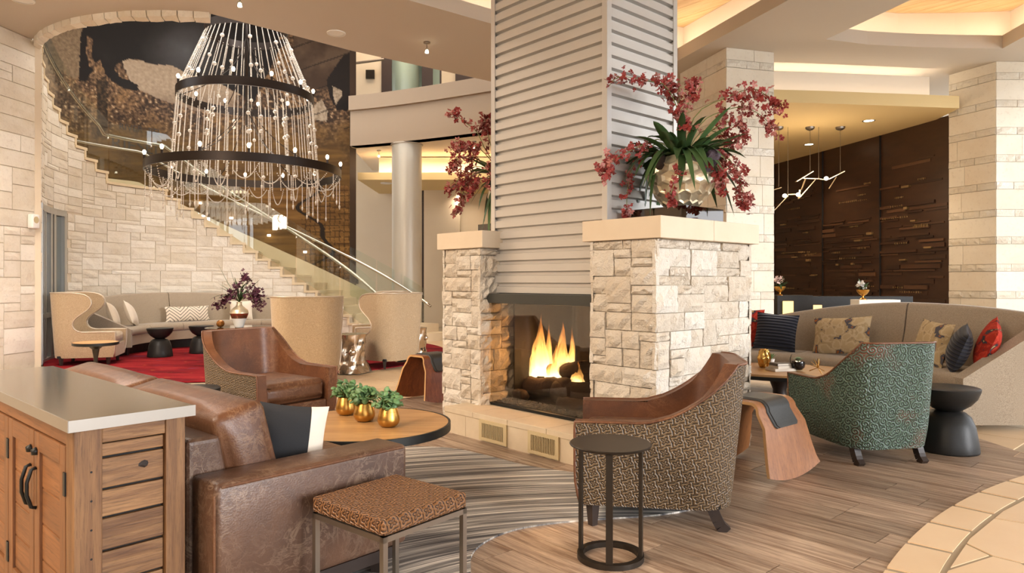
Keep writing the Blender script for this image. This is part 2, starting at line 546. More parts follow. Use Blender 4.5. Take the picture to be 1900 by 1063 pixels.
M['embrown2'] = embossed('tooled chestnut hide', srgb(46, 28, 18), srgb(122, 82, 50), srgb(156, 112, 72), 20.0, 0.05, 3.2)
M['emgreen'] = embossed('tooled verdigris hide', srgb(24, 25, 19), srgb(56, 74, 60), srgb(104, 130, 112), 24.0, 0.9, 2.6, srgb(130, 52, 28))

def fabric(name, c1, c2, scale=220.0, rough=0.9, sheen=0.3):
    t = NT(name)
    v = t.coords('Object')
    n = t.noise(v, scale, 2)
    big = t.noise(v, 2.5, 4)
    c = t.mix(t.ramp(n, [(0.35, (0, 0, 0, 1)), (0.65, (1, 1, 1, 1))]), c1, c2)
    c = t.mix(t.math('MULTIPLY', big, 0.25), c, c2)
    t.base(c); t.set(rough, spec=0.2, sheen=sheen)
    t.bump(n, 0.25, 0.003)
    return t.m
M['taupe'] = fabric('taupe weave', srgb(178, 162, 140), srgb(138, 122, 103))
M['taupegrey'] = fabric('grey tweed', srgb(168, 160, 148), srgb(126, 118, 108))
M['beige'] = fabric('sand velvet', srgb(188, 165, 134), srgb(162, 139, 108), 120)
M['nail'] = simple('pewter nailheads', srgb(206, 192, 172), 0.35, 0.6)
M['cream'] = fabric('cream linen', srgb(224, 208, 186), srgb(200, 182, 158))
M['ivory'] = fabric('ivory linen', srgb(238, 228, 212), srgb(222, 208, 188))
M['navy'] = fabric('navy velvet', srgb(30, 32, 44), srgb(18, 20, 28))
M['blackfab'] = fabric('black cotton', srgb(38, 37, 38), srgb(26, 26, 27))

def kilim(name, base, cols, scale=9.0):
    t = NT(name)
    v = t.coords('Object', (1, 1, 1.0))
    n = t.noise(v, scale, 3, 0.5, 1.2)
    vo = t.vor(v, scale * 1.3).outputs['Distance']
    f = t.math('ADD', t.math('MULTIPLY', n, 0.7), t.math('MULTIPLY', vo, 0.5))
    stops = [(0.0, base)]
    k = 0.53
    for c in cols:
        stops += [(k, stops[-1][1]), (k + 0.015, c)]; k += 0.085
    t.base(t.ramp(f, stops)); t.set(0.9, spec=0.15)
    t.bump(t.noise(v, 200, 2), 0.2, 0.003)
    return t.m
M['kilimred'] = kilim('red kilim', srgb(168, 52, 38), [srgb(182, 62, 44), srgb(150, 44, 34), srgb(62, 56, 62), srgb(182, 154, 100)])
M['kilimtan'] = kilim('faded tapestry', srgb(186, 164, 128), [srgb(196, 176, 142), srgb(176, 154, 118), srgb(88, 86, 92), srgb(164, 104, 62)])

def striped_cushion():
    t = NT('line print linen')
    v = t.coords('Object')
    sp = t.n('ShaderNodeSeparateXYZ'); t.l(v, sp.inputs[0])
    x, z = sp.outputs[0], sp.outputs[2]
    seg = t.math('PINGPONG', t.math('ADD', x, 1.0), 0.17)
    ph = t.math('FRACT', t.math('MULTIPLY', t.math('ADD', t.math('MULTIPLY', seg, 0.9), z), 17.0))
    ln = t.ramp(ph, [(0.0, (1, 1, 1, 1)), (0.2, (1, 1, 1, 1)), (0.24, (0, 0, 0, 1))])
    t.base(t.mix(ln, srgb(226, 212, 192), srgb(60, 50, 44))); t.set(0.9)
    return t.m
M['lineprint'] = striped_cushion()

def colourblock():
    t = NT('black and ivory block cotton')
    v = t.coords('Object')
    sp = t.n('ShaderNodeSeparateXYZ'); t.l(v, sp.inputs[0])
    t.base(t.mix(t.math('GREATER_THAN', sp.outputs[0], 0.065), srgb(38, 38, 40), srgb(232, 218, 200))); t.set(0.9)
    t.bump(t.noise(v, 200, 2), 0.2, 0.003)
    return t.m
M['blockfab'] = colourblock()

def ribbed():
    t = NT('ribbed navy velvet')
    v = t.coords('Object')
    sp = t.n('ShaderNodeSeparateXYZ'); t.l(v, sp.inputs[0])
    w = t.math('SINE', t.math('MULTIPLY', sp.outputs[2], 200.0))
    t.base(t.mix(t.math('ADD', t.math('MULTIPLY', w, 0.5), 0.5), srgb(20, 22, 30), srgb(40, 42, 54))); t.set(0.75, spec=0.2, sheen=0.2)
    t.bump(w, 0.8, 0.006)
    return t.m
M['ribnavy'] = ribbed()

def carpet_red():
    t = NT('red abstract carpet')
    v = t.coords('Object', (0.55, 1.6, 1), (0, 0, 0.5))
    n1 = t.noise(v, 2.2, 6, 0.65, 0.6)
    n2 = t.noise(v, 5.0, 5, 0.7, 0.5)
    n3 = t.noise(v, 9.0, 4, 0.7, 0.2)
    c = t.ramp(n1, [(0.3, srgb(74, 12, 20)), (0.5, srgb(128, 24, 32)), (0.72, srgb(160, 48, 48))])
    c = t.mix(t.ramp(n2, [(0.60, (0, 0, 0, 1)), (0.68, (0.7, 0.7, 0.7, 1))]), c, srgb(92, 54, 84))
    c = t.mix(t.ramp(n3, [(0.66, (0, 0, 0, 1)), (0.72, (0.8, 0.8, 0.8, 1))]), c, srgb(204, 142, 66))
    t.base(c); t.set(0.95, spec=0.1)
    t.bump(t.noise(v, 120, 2), 0.3, 0.004)
    return t.m
M['carpet'] = carpet_red()

def rug_wave():
    t = NT('flowing grain rug')
    tc = t.n('ShaderNodeTexCoord')
    v = tc.outputs['Object']
    sp = t.n('ShaderNodeSeparateXYZ'); t.l(v, sp.inputs[0])
    x, y = sp.outputs[0], sp.outputs[1]
    # long flow lines that bend round the notch in the rug
    dx = t.math('SUBTRACT', x, 0.55); dy = t.math('SUBTRACT', y, 2.1)
    rr = t.math('SQRT', t.math('ADD', t.math('MULTIPLY', t.math('MULTIPLY', dx, dx), 0.55), t.math('MULTIPLY', dy, dy)))
    cv = t.n('ShaderNodeCombineXYZ')
    t.put(cv.inputs[0], t.math('MULTIPLY', rr, 26.0)); t.put(cv.inputs[1], t.math('MULTIPLY', t.math('ARCTAN2', dy, dx), 1.1))
    n1 = t.noise(cv.outputs[0], 1.0, 5, 0.6, 0.5)
    cv2 = t.n('ShaderNodeCombineXYZ')
    t.put(cv2.inputs[0], t.math('MULTIPLY', rr, 80.0)); t.put(cv2.inputs[1], t.math('MULTIPLY', t.math('ARCTAN2', dy, dx), 1.6))
    n2 = t.noise(cv2.outputs[0], 1.0, 4, 0.6, 0.4)
    f = t.math('ADD', t.math('MULTIPLY', n1, 0.5), t.math('MULTIPLY', n2, 0.5))
    c = t.ramp(f, [(0.36, srgb(66, 65, 66)), (0.44, srgb(114, 110, 108)), (0.51, srgb(164, 158, 150)), (0.58, srgb(228, 220, 208))])
    t.base(c); t.set(0.95, spec=0.1)
    t.bump(t.noise(v, 260, 2), 0.3, 0.003)
    return t.m
M['rug'] = rug_wave()
M['tile'] = simple('travertine tile', srgb(224, 196, 158), 0.4, col2=srgb(206, 176, 138), scale=4, var=0.1, stretch=(1, 3, 1))
M['flag'] = simple('flagstone', srgb(244, 218, 182), 0.42, col2=srgb(226, 190, 146), scale=2.2, var=0.14, bump=0.06, bscale=20)
M['grout'] = simple('floor grout', srgb(170, 152, 126), 0.85)
M['gold'] = simple('brushed gold', srgb(206, 160, 84), 0.3, 0.95, col2=srgb(186, 138, 66), scale=3, stretch=(1, 1, 14))
M['brightgold'] = simple('polished gold', srgb(222, 178, 100), 0.16, 1.0)
M['champagne'] = simple('champagne leaf', srgb(236, 222, 194), 0.32, 0.6, col2=srgb(222, 202, 164), scale=7)
M['silverleaf'] = simple('silver leaf', srgb(214, 202, 186), 0.2, 0.95, col2=srgb(196, 174, 150), scale=5, bump=0.5, bscale=9)
M['steeltop'] = simple('zinc counter top', srgb(172, 162, 146), 0.13, 0.95, col2=srgb(160, 150, 134), scale=3, bump=0.01, bscale=4)
M['steeledge'] = simple('zinc counter edge', srgb(164, 158, 150), 0.36, 0.85)
M['leaf'] = simple('orchid leaf', srgb(78, 104, 58), 0.42, col2=srgb(42, 68, 38), scale=10, var=0.7)
M['succ'] = simple('jade leaf', srgb(112, 146, 92), 0.45, col2=srgb(70, 104, 62), scale=16, var=0.5)
M['stem'] = simple('green stem', srgb(122, 128, 72), 0.6)
M['blossom'] = simple('burgundy blossom', srgb(172, 68, 60), 0.7, col2=srgb(120, 40, 42), scale=24, var=0.3)
M['blossompink'] = simple('dusty pink blossom', srgb(200, 142, 130), 0.7, col2=srgb(150, 74, 72), scale=24, var=0.3)
M['plum'] = simple('plum blossom', srgb(98, 40, 62), 0.7, col2=srgb(66, 28, 44), scale=24, var=0.3)
M['bark'] = simple('charred log bark', srgb(82, 62, 46), 0.9, col2=srgb(42, 32, 26), scale=9, bump=1.0, bscale=16, stretch=(1, 1, 1))
M['amethyst'] = simple('amethyst geode', srgb(96, 84, 98), 0.3, col2=srgb(58, 50, 62), scale=20, bump=0.8, bscale=40)
M['smoke'] = glassy('smoked acrylic', (0.42, 0.34, 0.26, 1), 1.6)
M['crystal'] = simple('crystal bead', srgb(236, 224, 208), 0.08, 0.0, spec=1.0)
t_ = bpy.data.materials['crystal bead'].node_tree.nodes['Principled BSDF']
t_.inputs['Transmission Weight'].default_value = 0.35
t_.inputs['Emission Color'].default_value = (0, 0, 0, 1)
M['bulb'] = emis('glowing bulb', (1.0, 0.82, 0.58, 1), 9.0)
M['lampglow'] = emis('lamp lens', (1.0, 0.84, 0.62, 1), 10.0)
M['amber'] = emis('lit amber panel', (1.0, 0.66, 0.22, 1), 2.2)
M['page'] = simple('book paper', srgb(226, 216, 200), 0.8)
M['bookgrey'] = simple('book cloth', srgb(120, 112, 102), 0.7)

def flame_mat():
    t = NT('gas flame')
    v = t.coords('Generated')
    sp = t.n('ShaderNodeSeparateXYZ'); t.l(v, sp.inputs[0])
    z = sp.outputs[2]
    col = t.ramp(z, [(0.0, (1.0, 0.80, 0.42, 1)), (0.4, (1.0, 0.52, 0.14, 1)), (1.0, (1.0, 0.26, 0.04, 1))])
    em = t.n('ShaderNodeEmission'); t.l(col, em.inputs[0])
    t.put(em.inputs[1], t.math('ADD', t.math('MULTIPLY', t.math('SUBTRACT', 1.0, z), 7.0), 1.6))
    tr = t.n('ShaderNodeBsdfTransparent')
    nz = t.noise(t.coords('Object', (14, 14, 4)), 1.0, 4, 0.6, 0.5)
    a = t.math('MULTIPLY', 0.42, t.math('SUBTRACT', 1.05, t.math('POWER', z, 1.4)), True)
    a = t.math('MULTIPLY', a, t.ramp(nz, [(0.3, (0.25, 0.25, 0.25, 1)), (0.6, (1, 1, 1, 1))]), True)
    mx = t.n('ShaderNodeMixShader')
    t.l(a, mx.inputs[0]); t.l(tr.outputs[0], mx.inputs[1]); t.l(em.outputs[0], mx.inputs[2])
    t.l(mx.outputs[0], t.out.inputs['Surface'])
    return t.m
M['flame'] = flame_mat()
# ================================================================ THE SETTING
U = Vector((0.6688, -0.7434)); V = Vector((0.7434, 0.6688))      # axes of the fireplace and the floor boards
RZF = atan2(U.y, U.x)
def uv2w(a, b): return (a * U.x + b * V.x, a * U.y + b * V.y)
def w2uv(x, y): return (x * U.x + y * U.y, x * V.x + y * V.y)
CS = (-4.2, 11.0); RI, RO = 2.68, 3.9                             # round stair hall: centre, inner and outer radius
ZC = 4.34                                                         # ceiling height
def pol(r, deg, z=0.0): return Vector((CS[0] + r * cos(radians(deg)), CS[1] + r * sin(radians(deg)), z))

# ---- floor
b = MB(); b.prism([(-12, -6), (12, -6), (12, 20), (-12, 20)], -0.2, -0.0085)
floor = struct(b.build('floor', M['grout']), 'light stone and timber lobby floor')

WOOD = [(-4.0, 1.0), (3.0, 1.0), (3.3, 3.0), (3.42, 4.6), (3.40, 5.4), (3.2, 6.5), (2.75, 7.45), (2.0, 7.95), (0.6, 7.75), (-1.05, 6.85), (-1.6, 6.4), (-4.0, 4.0)]
# flagstone bay: disc whose rim cuts the right foreground
def circ3(p, q, r):
    ax, ay, bx, by, cx, cy = *p, *q, *r
    d = 2 * (ax * (by - cy) + bx * (cy - ay) + cx * (ay - by))
    ux = ((ax**2 + ay**2) * (by - cy) + (bx**2 + by**2) * (cy - ay) + (cx**2 + cy**2) * (ay - by)) / d
    uy = ((ax**2 + ay**2) * (cx - bx) + (bx**2 + by**2) * (ax - cx) + (cx**2 + cy**2) * (bx - ax)) / d
    return ux, uy, hypot(ax - ux, ay - uy)
FX, FY, FR = circ3((1.464, 2.747), (2.195, 3.51), (3.02, 4.11))
rng = random.Random(3)
wood_root = struct(MB().box((0.0, 4.4, -0.02), (0.02, 0.02, 0.01)).build('floor_timber', M['plank']), 'grey brown timber plank floor around the fireplace')
PW, n_pl = 0.175, 0
row = 0
bb = 0.6
while bb < 8.2:
    a = -7.0 + rng.random() * 1.1
    while a < 3.0:
        ln = rng.uniform(0.9, 1.25)
        poly = [uv2w(a + .002, bb + .002), uv2w(a + ln - .002, bb + .002), uv2w(a + ln - .002, bb + PW - .002), uv2w(a + .002, bb + PW - .002)]
        cx = sum(p[0] for p in poly) / 4; cy = sum(p[1] for p in poly) / 4
        cl = clip_poly(poly, WOOD)
        infl = hypot(cx - FX, cy - FY) < FR - 0.55
        hid = (hypot(cx - 0.55, cy - 5.3) < 0.6) or cy < 1.9 or abs(cx) > 0.75 * cy + 0.9
        if len(cl) >= 3 and not infl and not hid:
            loc = [(w2uv(*p)[0] - a, w2uv(*p)[1] - bb) for p in cl]
            o = MB().prism(loc, -0.012, 0.0).build('plank', M['plank'], wood_root)
            wx, wy = uv2w(a, bb); o.location = (wx, wy, 0.0); o.rotation_euler = (0, 0, RZF); n_pl += 1
        a += ln
    bb += PW; row += 1

# ---- stone tiles behind
tile_root = struct(MB().box((0, 9, -0.02), (0.02, 0.02, 0.01)).build('floor_tile', M['tile']), 'pale travertine tile floor beyond the timber')
TL, TW = 0.75, 0.46
tile_src = MB().box((TL / 2, TW / 2, -0.008), (TL - .008, TW - .008, 0.008)).build('tile', M['tile'], tile_root)
first = True
def in_wood(x, y, mg):
    for i in range(len(WOOD)):
        ax, ay = WOOD[i]; bx, by = WOOD[(i + 1) % len(WOOD)]
        L = hypot(bx - ax, by - ay)
        if ((bx - ax) * (y - ay) - (by - ay) * (x - ax)) / L < mg: return False
    return True
r_ = 0
bb = 2.0
while bb < 13.5:
    a = -12.5 + (r_ % 2) * TL / 2
    while a < 4.0:
        x, y = uv2w(a + TL / 2, bb + TW / 2)
        ds = hypot(x - CS[0], y - CS[1])
        ok = not in_wood(x, y, 0.45) and 3.2 < y < 13.6 and -2.9 < x < 5.6 and abs(x) < 0.78 * y and ds > 2.7 and hypot(x - FX, y - FY) > FR - .4
        if ok:
            wx, wy = uv2w(a, bb)
            if first: o = tile_src; first = False
            else: o = share(tile_src, 'tile', tile_root)
            o.location = (wx, wy, 0.0035); o.rotation_euler = (0, 0, RZF)
        a += TL
    bb += TW; r_ += 1

# ---- flagstone bay with a curved border
fl_root = struct(MB().prism([(FX + FR * cos(a_ * pi / 24), FY + FR * sin(a_ * pi / 24)) for a_ in range(48)], -0.011, 0.001).build('floor_flagstone', M['grout']), 'warm flagstone paving bay with a curved border')
BW = 0.17
ang0 = atan2(2.5 - FY, 1.25 - FX) % (2 * pi); ang1 = atan2(4.3 - FY, 3.5 - FX) % (2 * pi)
lo, hi = min(ang0, ang1) - 0.25, max(ang0, ang1) + 0.25
nseg = max(6, int((hi - lo) * FR / 0.36))
for k in range(nseg):
    t0, t1 = lo + (hi - lo) * k / nseg + .003, lo + (hi - lo) * (k + 1) / nseg - .003
    pts = [(FX + FR * cos(t0 + (t1 - t0) * i / 4), FY + FR * sin(t0 + (t1 - t0) * i / 4)) for i in range(5)] + \
          [(FX + (FR - BW) * cos(t1 - (t1 - t0) * i / 4), FY + (FR - BW) * sin(t1 - (t1 - t0) * i / 4)) for i in range(5)]
    MB().prism(pts, -0.01, 0.006).build('border_stone', M['flag'], fl_root)
disc = [(FX + (FR - BW - .02) * cos(2 * pi * i / 64), FY + (FR - BW - .02) * sin(2 * pi * i / 64)) for i in range(64)]
rng = random.Random(11)
seeds = []
for i in range(7):
    for j in range(7):
        seeds.append((1.3 + i * 0.5 + rng.uniform(-.16, .16), 1.6 + j * 0.5 + rng.uniform(-.16, .16)))
for i, s in enumerate(seeds):
    poly = [(s[0] - 1, s[1] - 1), (s[0] + 1, s[1] - 1), (s[0] + 1, s[1] + 1), (s[0] - 1, s[1] + 1)]
    for j, q in enumerate(seeds):
        if i == j or hypot(q[0] - s[0], q[1] - s[1]) > 1.6: continue
        mx, my = (s[0] + q[0]) / 2, (s[1] + q[1]) / 2
        dx, dy = q[0] - s[0], q[1] - s[1]; L = hypot(dx, dy); dx /= L; dy /= L
        mx -= dx * .008; my -= dy * .008
        poly = clip_poly(poly, [(mx - dx * 9 - dy * 9, my - dy * 9 + dx * 9), (mx - dx * 9 + dy * 9, my - dy * 9 - dx * 9), (mx + dy * 9, my - dx * 9), (mx - dy * 9, my + dx * 9)])
        if not poly: break
    poly = clip_poly(poly, disc) if poly else []
    if len(poly) >= 3 and s[0] < 0.8 * s[1] + 0.6:
        MB().prism(poly, -0.01, 0.005).build('flagstone', M['flag'], fl_root)

# ---- red carpet under the stair hall
pts = []
for i in range(96):
    th = i * 3.75
    r = 3.15
    if 45 < th < 222: r = RI - 0.03
    elif 222 <= th < 232: r = RI - 0.03 + (th - 222) / 10 * 0.45
    elif 35 < th <= 45: r = 3.15 - (th - 35) / 10 * .5
    pts.append(pol(r, th)[:2])
tag(MB().prism(pts, 0.0, 0.012).build('red_carpet', M['carpet']), 'round red carpet with purple and gold flecks under the chandelier seating', 'carpet')

# ---- flowing grey rug
rp = [(-0.16, 2.2), (-0.16, 2.75), (-.175, 2.90), (-.14, 3.03), (-.054, 3.16), (.078, 3.26), (.325, 3.34), (0.8, 3.42), (1.05, 3.62), (0.95, 3.86), (.38, 4.16), (.10, 4.30), (-.137, 4.55), (-.40, 4.79), (-.70, 4.83), (-1.3, 4.75), (-2.0, 4.3), (-2.2, 3.6), (-1.7, 2.9), (-1.1, 2.3), (-0.7, 1.9)]
def smooth_closed(p, it=3):
    for _ in range(it):
        q = []
        for i in range(len(p)):
            a, c = p[i], p[(i + 1) % len(p)]
            q += [(a[0] * .75 + c[0] * .25, a[1] * .75 + c[1] * .25), (a[0] * .25 + c[0] * .75, a[1] * .25 + c[1] * .75)]
        p = q
    return p
rp = smooth_closed(rp, 2)
rug = MB().prism(rp, 0.0, 0.008).build('area_rug', M['rug'])
tag(rug, 'grey wavy striped rug with curved edges under the leather sofa', 'rug')

# ---- flat stone wall, far left
WD = Vector((-0.1136, -0.9935))            # along the wall toward the camera
WN = Vector((0.9935, -0.1136))             # into the room
W0 = Vector((-6.35, 9.30))
rng = random.Random(5)
wl = MB()
p0, p1 = W0, W0 + WD * 6.0
wl.prism([tuple(p0), tuple(p0 - WN * .25), tuple(p1 - WN * .25), tuple(p1)], 0, ZC)
wall_left = struct(wl.build('wall_left', M['mortarpale']), 'flat limestone block wall at far left')
def wall_stone(name, parent, mapf, s0, s1, z0, z1, depth, rough, mat, rng, nu=3, nv=2, gap=.006):
    s0 += gap; s1 -= gap; z0 += gap; z1 -= gap
    if s1 - s0 < .02 or z1 - z0 < .02: return None
    m = MB()
    V_ = []
    for j in range(nv + 1):
        for i in range(nu + 1):
            edge = i in (0, nu) or j in (0, nv)
            d = depth + (rng.uniform(-rough, rough) if not edge else -rough * rng.uniform(.6, 1.4))
            V_.append(mapf(s0 + (s1 - s0) * i / nu, z0 + (z1 - z0) * j / nv, d))
    n = len(V_)
    ring = [i for i in range(nu + 1)] + [j * (nu + 1) + nu for j in range(1, nv + 1)] + [nv * (nu + 1) + i for i in range(nu - 1, -1, -1)] + [j * (nu + 1) for j in range(nv - 1, 0, -1)]
    for i in ring:
        jj, ii = divmod(i, nu + 1)
        V_.append(mapf(s0 + (s1 - s0) * ii / nu, z0 + (z1 - z0) * jj / nv, -0.002))
    fs = [(j * (nu + 1) + i, j * (nu + 1) + i + 1, (j + 1) * (nu + 1) + i + 1, (j + 1) * (nu + 1) + i) for j in range(nv) for i in range(nu)]
    R_ = len(ring)
    fs += [(ring[k], n + k, n + (k + 1) % R_, ring[(k + 1) % R_]) for k in range(R_)]
    m.add(V_, fs)
    return m.build(name, mat, parent)
def map_left(s, z, d):
    p = W0 + WD * s + WN * d
    return (p.x, p.y, z)
cw, rh = 0.13, 0.1085
for (c0, r0, c1, r1) in ashlar(18, 40, rng, 5, 3, 2):
    wall_stone('stone', wall_left, map_left, c0 * cw, c1 * cw, r0 * rh, r1 * rh, 0.022, 0.006, M['wallstone'], rng, 3, 2)
# end of that wall (the edge seen beside the glazed door)
b = MB(); b.box((W0.x - 0.12, W0.y + 0.03, ZC / 2), (0.24, 0.06, ZC)); b.build('wall_end', M['wallstone'], wall_left)

# ---- curved stair wall and stair
STEP, RISE = 4.95, 0.155
def step_angle(i):                    # right-hand corner of tread i (i>=1)
    if i <= 18: return 66.5 + (i - 3) * STEP
    return 164.9 + (i - 19) * 5.03
def step_z(i):
    if i <= 18: return 0.495 + (i - 3) * RISE
    return 2.985 + (i - 19) * 0.1525
NST = 28
def top_z(th):
    z = 0.0
    for i in range(1, NST + 1):
        if th >= step_angle(i): z = step_z(i)
    return z
def slope_z(th):
    if th < 140.8: return 0.495 + (th - 66.5) / STEP * RISE + 0.08
    if th < 164.9: return 2.82 + 0.08
    return 2.985 + (th - 164.9) / 5.03 * 0.1525 + 0.0
ws = MB()
for i in range(1, NST + 1):
    a0 = step_angle(i); a1 = step_angle(i + 1) if i < NST else 219.0
    a1 = min(a1, 219.0)
    if a1 <= a0: continue
    z = min(step_z(i) - 0.05, ZC + .6)
    m = max(1, int((a1 - a0) / 2.5))
    for k in range(m):
        t0, t1 = a0 + (a1 - a0) * k / m, a0 + (a1 - a0) * (k + 1) / m
        if t1 <= 186.0 or t0 >= 213.5: zb = 0.0
        else: zb = 2.22
        q = [pol(RI, t0)[:2], pol(RI, t1)[:2], pol(RI + .14, t1)[:2], pol(RI + .14, t0)[:2]]
        ws.prism(q, zb, max(z, zb + .01))
wall_stair = struct(ws.build('wall_stair', M['mortarpale']), 'curved limestone wall stepping up under the stair')
def map_stair(th_m, z, d):
    th = 51.0 + degrees_(th_m / RI)
    p = pol(RI - d, th, z)
    return (p.x, p.y, p.z)
def degrees_(x): return x * 180 / pi
rng = random.Random(21)
arc = radians(219.0 - 51.0) * RI
cw, rh = 0.092, 0.0665
nc, nr = int(arc / cw), 67
cnt = 0
stones = []
for (c0, r0, c1, r1) in ashlar(nc, nr, rng, 6, 3, 3):
    s0, s1, z0, z1 = c0 * cw, c1 * cw, r0 * rh, r1 * rh
    cuts = [s0] + [x for x in (radians(step_angle(i) - 51.0) * RI for i in range(1, NST + 1)) if s0 < x < s1] + [s1]
    if any(51 + degrees_(x / RI) > 186.0 and 51 + degrees_(x / RI) < 213.5 for x in (s0, s1)) and z0 < 2.22:
        if z1 > 2.3: z0 = 2.22
        else: continue
    segs = []
    for q0, q1 in zip(cuts[:-1], cuts[1:]):
        tz = top_z(51.0 + degrees_((q0 + q1) / 2 / RI)) - 0.05
        zt = min(z1, tz, ZC + .3)
        if zt - z0 < 0.04: continue
        if segs and abs(segs[-1][2] - zt) < 1e-4: segs[-1][1] = q1
        else: segs.append([q0, q1, zt])
    for q0, q1, zt in segs:
        if q1 - q0 < .05: continue
        stones.append((q0, q1, z0, zt))
stones.sort(key=lambda s: -(s[1] - s[0]) * (s[3] - s[2]))
for q0, q1, z0, zt in stones[:298]:
    wall_stone('stone', wall_stair, map_stair, q0, q1, z0, zt, 0.018, 0.005, M['wallstone'], rng, max(2, int((q1 - q0) / .13)), 2, .005)
rest = MB()
for q0, q1, z0, zt in stones[298:]:
    o = wall_stone('tmp', None, map_stair, q0, q1, z0, zt, 0.018, 0.004, M['wallstone'], rng, 2, 1, .005)
    if o is not None:
        rest.add([v.co[:] for v in o.data.vertices], [tuple(p.vertices) for p in o.data.polygons])
        bpy.data.objects.remove(o)
if rest.v: tag(rest.build('small_stones', M['wallstone'], wall_stair), kind='stuff')

stair = thing('staircase', 'curved limestone staircase rising left with glass balustrade and steel handrails', 'staircase', (0, 0, 0))
def wedge(r0, r1, a0, a1, z0, z1, n=3):
    m = MB()
    pts = [pol(r0, a0 + (a1 - a0) * i / n)[:2] for i in range(n + 1)] + [pol(r1, a1 - (a1 - a0) * i / n)[:2] for i in range(n + 1)]
    m.prism(pts, z0, z1)
    return m
for i in range(1, NST + 1):
    a0 = step_angle(i); a1 = (step_angle(i + 1) if i < NST else a0 + 5) + 0.9
    z = step_z(i); zp = step_z(i - 1) if i > 1 else 0.0
    ext0 = a0
    wedge(RI - .03, RO, ext0 - .25, a1, z - .045, z, 6 if i == 18 else 3).build('tread', M['tread'], stair)
    wedge(RI - .022, RO, a0, a0 + 1.0, zp, z - .045, 1).build('riser', M['tread'], stair)
    # closed soffit below the treads so nothing shows from beneath
wedge(RI + 0.25, RO, 40.0, 60, 0.0, 0.155, 6).build('bottom_step', M['tread'], stair)
wedge(RI + 0.35, RO, 45.0, 60, 0.155, 0.31, 6).build('bottom_step', M['tread'], stair)

def rail_pts(r, a0, a1, dz, n):
    return [pol(r, a0 + (a1 - a0) * k / n, slope_z(a0 + (a1 - a0) * k / n) + dz) for k in range(n + 1)]
MB().tube(rail_pts(RI + .10, 50, 205, 0.72, 80), 0.030, 8).build('handrail', M['chrome'], stair, smooth=True)
MB().tube(rail_pts(RO - .16, 46, 200, 0.72, 80), 0.028, 8).build('handrail', M['chrome'], stair, smooth=True)
seams = [54, 72, 91, 110, 128, 146, 163, 181, 199]
def glass_panel(r, t0, t1, dz0, dz1):
    m = MB(); n = 10
    def fn(u, v):
        th = t0 + (t1 - t0) * u
        z0 = slope_z(th) + dz0; z1 = slope_z(th) + dz1
        return pol(r, th, z0 + (z1 - z0) * v)
    m.grid(fn, n, 1)
    m2 = MB(); m2.grid(lambda u, v: fn(u, v) + (pol(1, t0 + (t1 - t0) * u) - pol(0, 0)) * .014, n, 1)
    m.add(m2.v, m2.f)
    return m
for a0, a1 in zip(seams[:-1], seams[1:]):
    glass_panel(RI + .05, a0 + .2, a1 - .2, -0.10, 0.93).build('glass_panel', M['glass'], stair)
for a0, a1 in ((50, 59), (59, 69), (69, 78.5)):
    glass_panel(RO - .08, a0 + .2, a1 - .2, -0.10, 0.93).build('glass_panel', M['glass'], stair)
for a in seams[1:]:
    p = pol(RI + .075, a, slope_z(a) + .66)
    MB().lathe([(.02, -.02), (.02, .02)], 10, p).build('rail_bracket', M['chrome'], stair, smooth=True)
# skirting that climbs along the far side
sk = MB()
sk.grid(lambda u, v: pol(RO - .02, 62 + 128 * u, max(slope_z(62 + 128 * u), 0) - .3 + .46 * v), 80, 1)
sk.build('stair_skirting', M['tread'], stair)
for k, a in enumerate((115, 104, 93, 124)):
    p = pol(RO - .05, a, slope_z(a) + .36)
    MB().lathe([(.0, -.02), (.035, -.02), (.035, .02), (.0, .02)], 12, p, False).build('step_light', M['lampglow'], stair)

# ---- glazed door in the curved wall
d1 = MB()
def door_bar(a0, a1, z0, z1, r0=RI - .03, r1=RI + .09):
    n = 4
    pts = [pol(r0, a0 + (a1 - a0) * i / n)[:2] for i in range(n + 1)] + [pol(r1, a1 - (a1 - a0) * i / n)[:2] for i in range(n + 1)]
    return MB().prism(pts, z0, z1)
door1 = struct(door_bar(186, 213.5, 2.13, 2.22).build('door_1', M['alu']), 'narrow aluminium framed glazed door in the curved wall')
for a in (186.0, 193.6, 196.6, 203.5, 206.5, 211.8):
    door_bar(a, a + 1.5, 0, 2.13).build('door_frame', M['alu'], door1)
door_bar(186, 213.5, 0.62, 0.69).build('door_rail', M['alu'], door1)
door_bar(186, 213.5, 0.0, 0.05).build('door_rail', M['alu'], door1)
for a0, a1 in ((187.5, 193.6), (198.1, 203.5), (208, 211.8)):
    door_bar(a0, a1, 0.05, 2.13, RI + .02, RI + .03).build('pane', M['winglass'], door1)
# lit stone passage behind the glazed door
struct(MB().grid(lambda u, v: pol(RI + .9 + .2 * u, 180 + 45 * u, 2.6 * v), 6, 1).build('wall_passage', M['wallstone']), 'stone passage wall behind the glazed door')

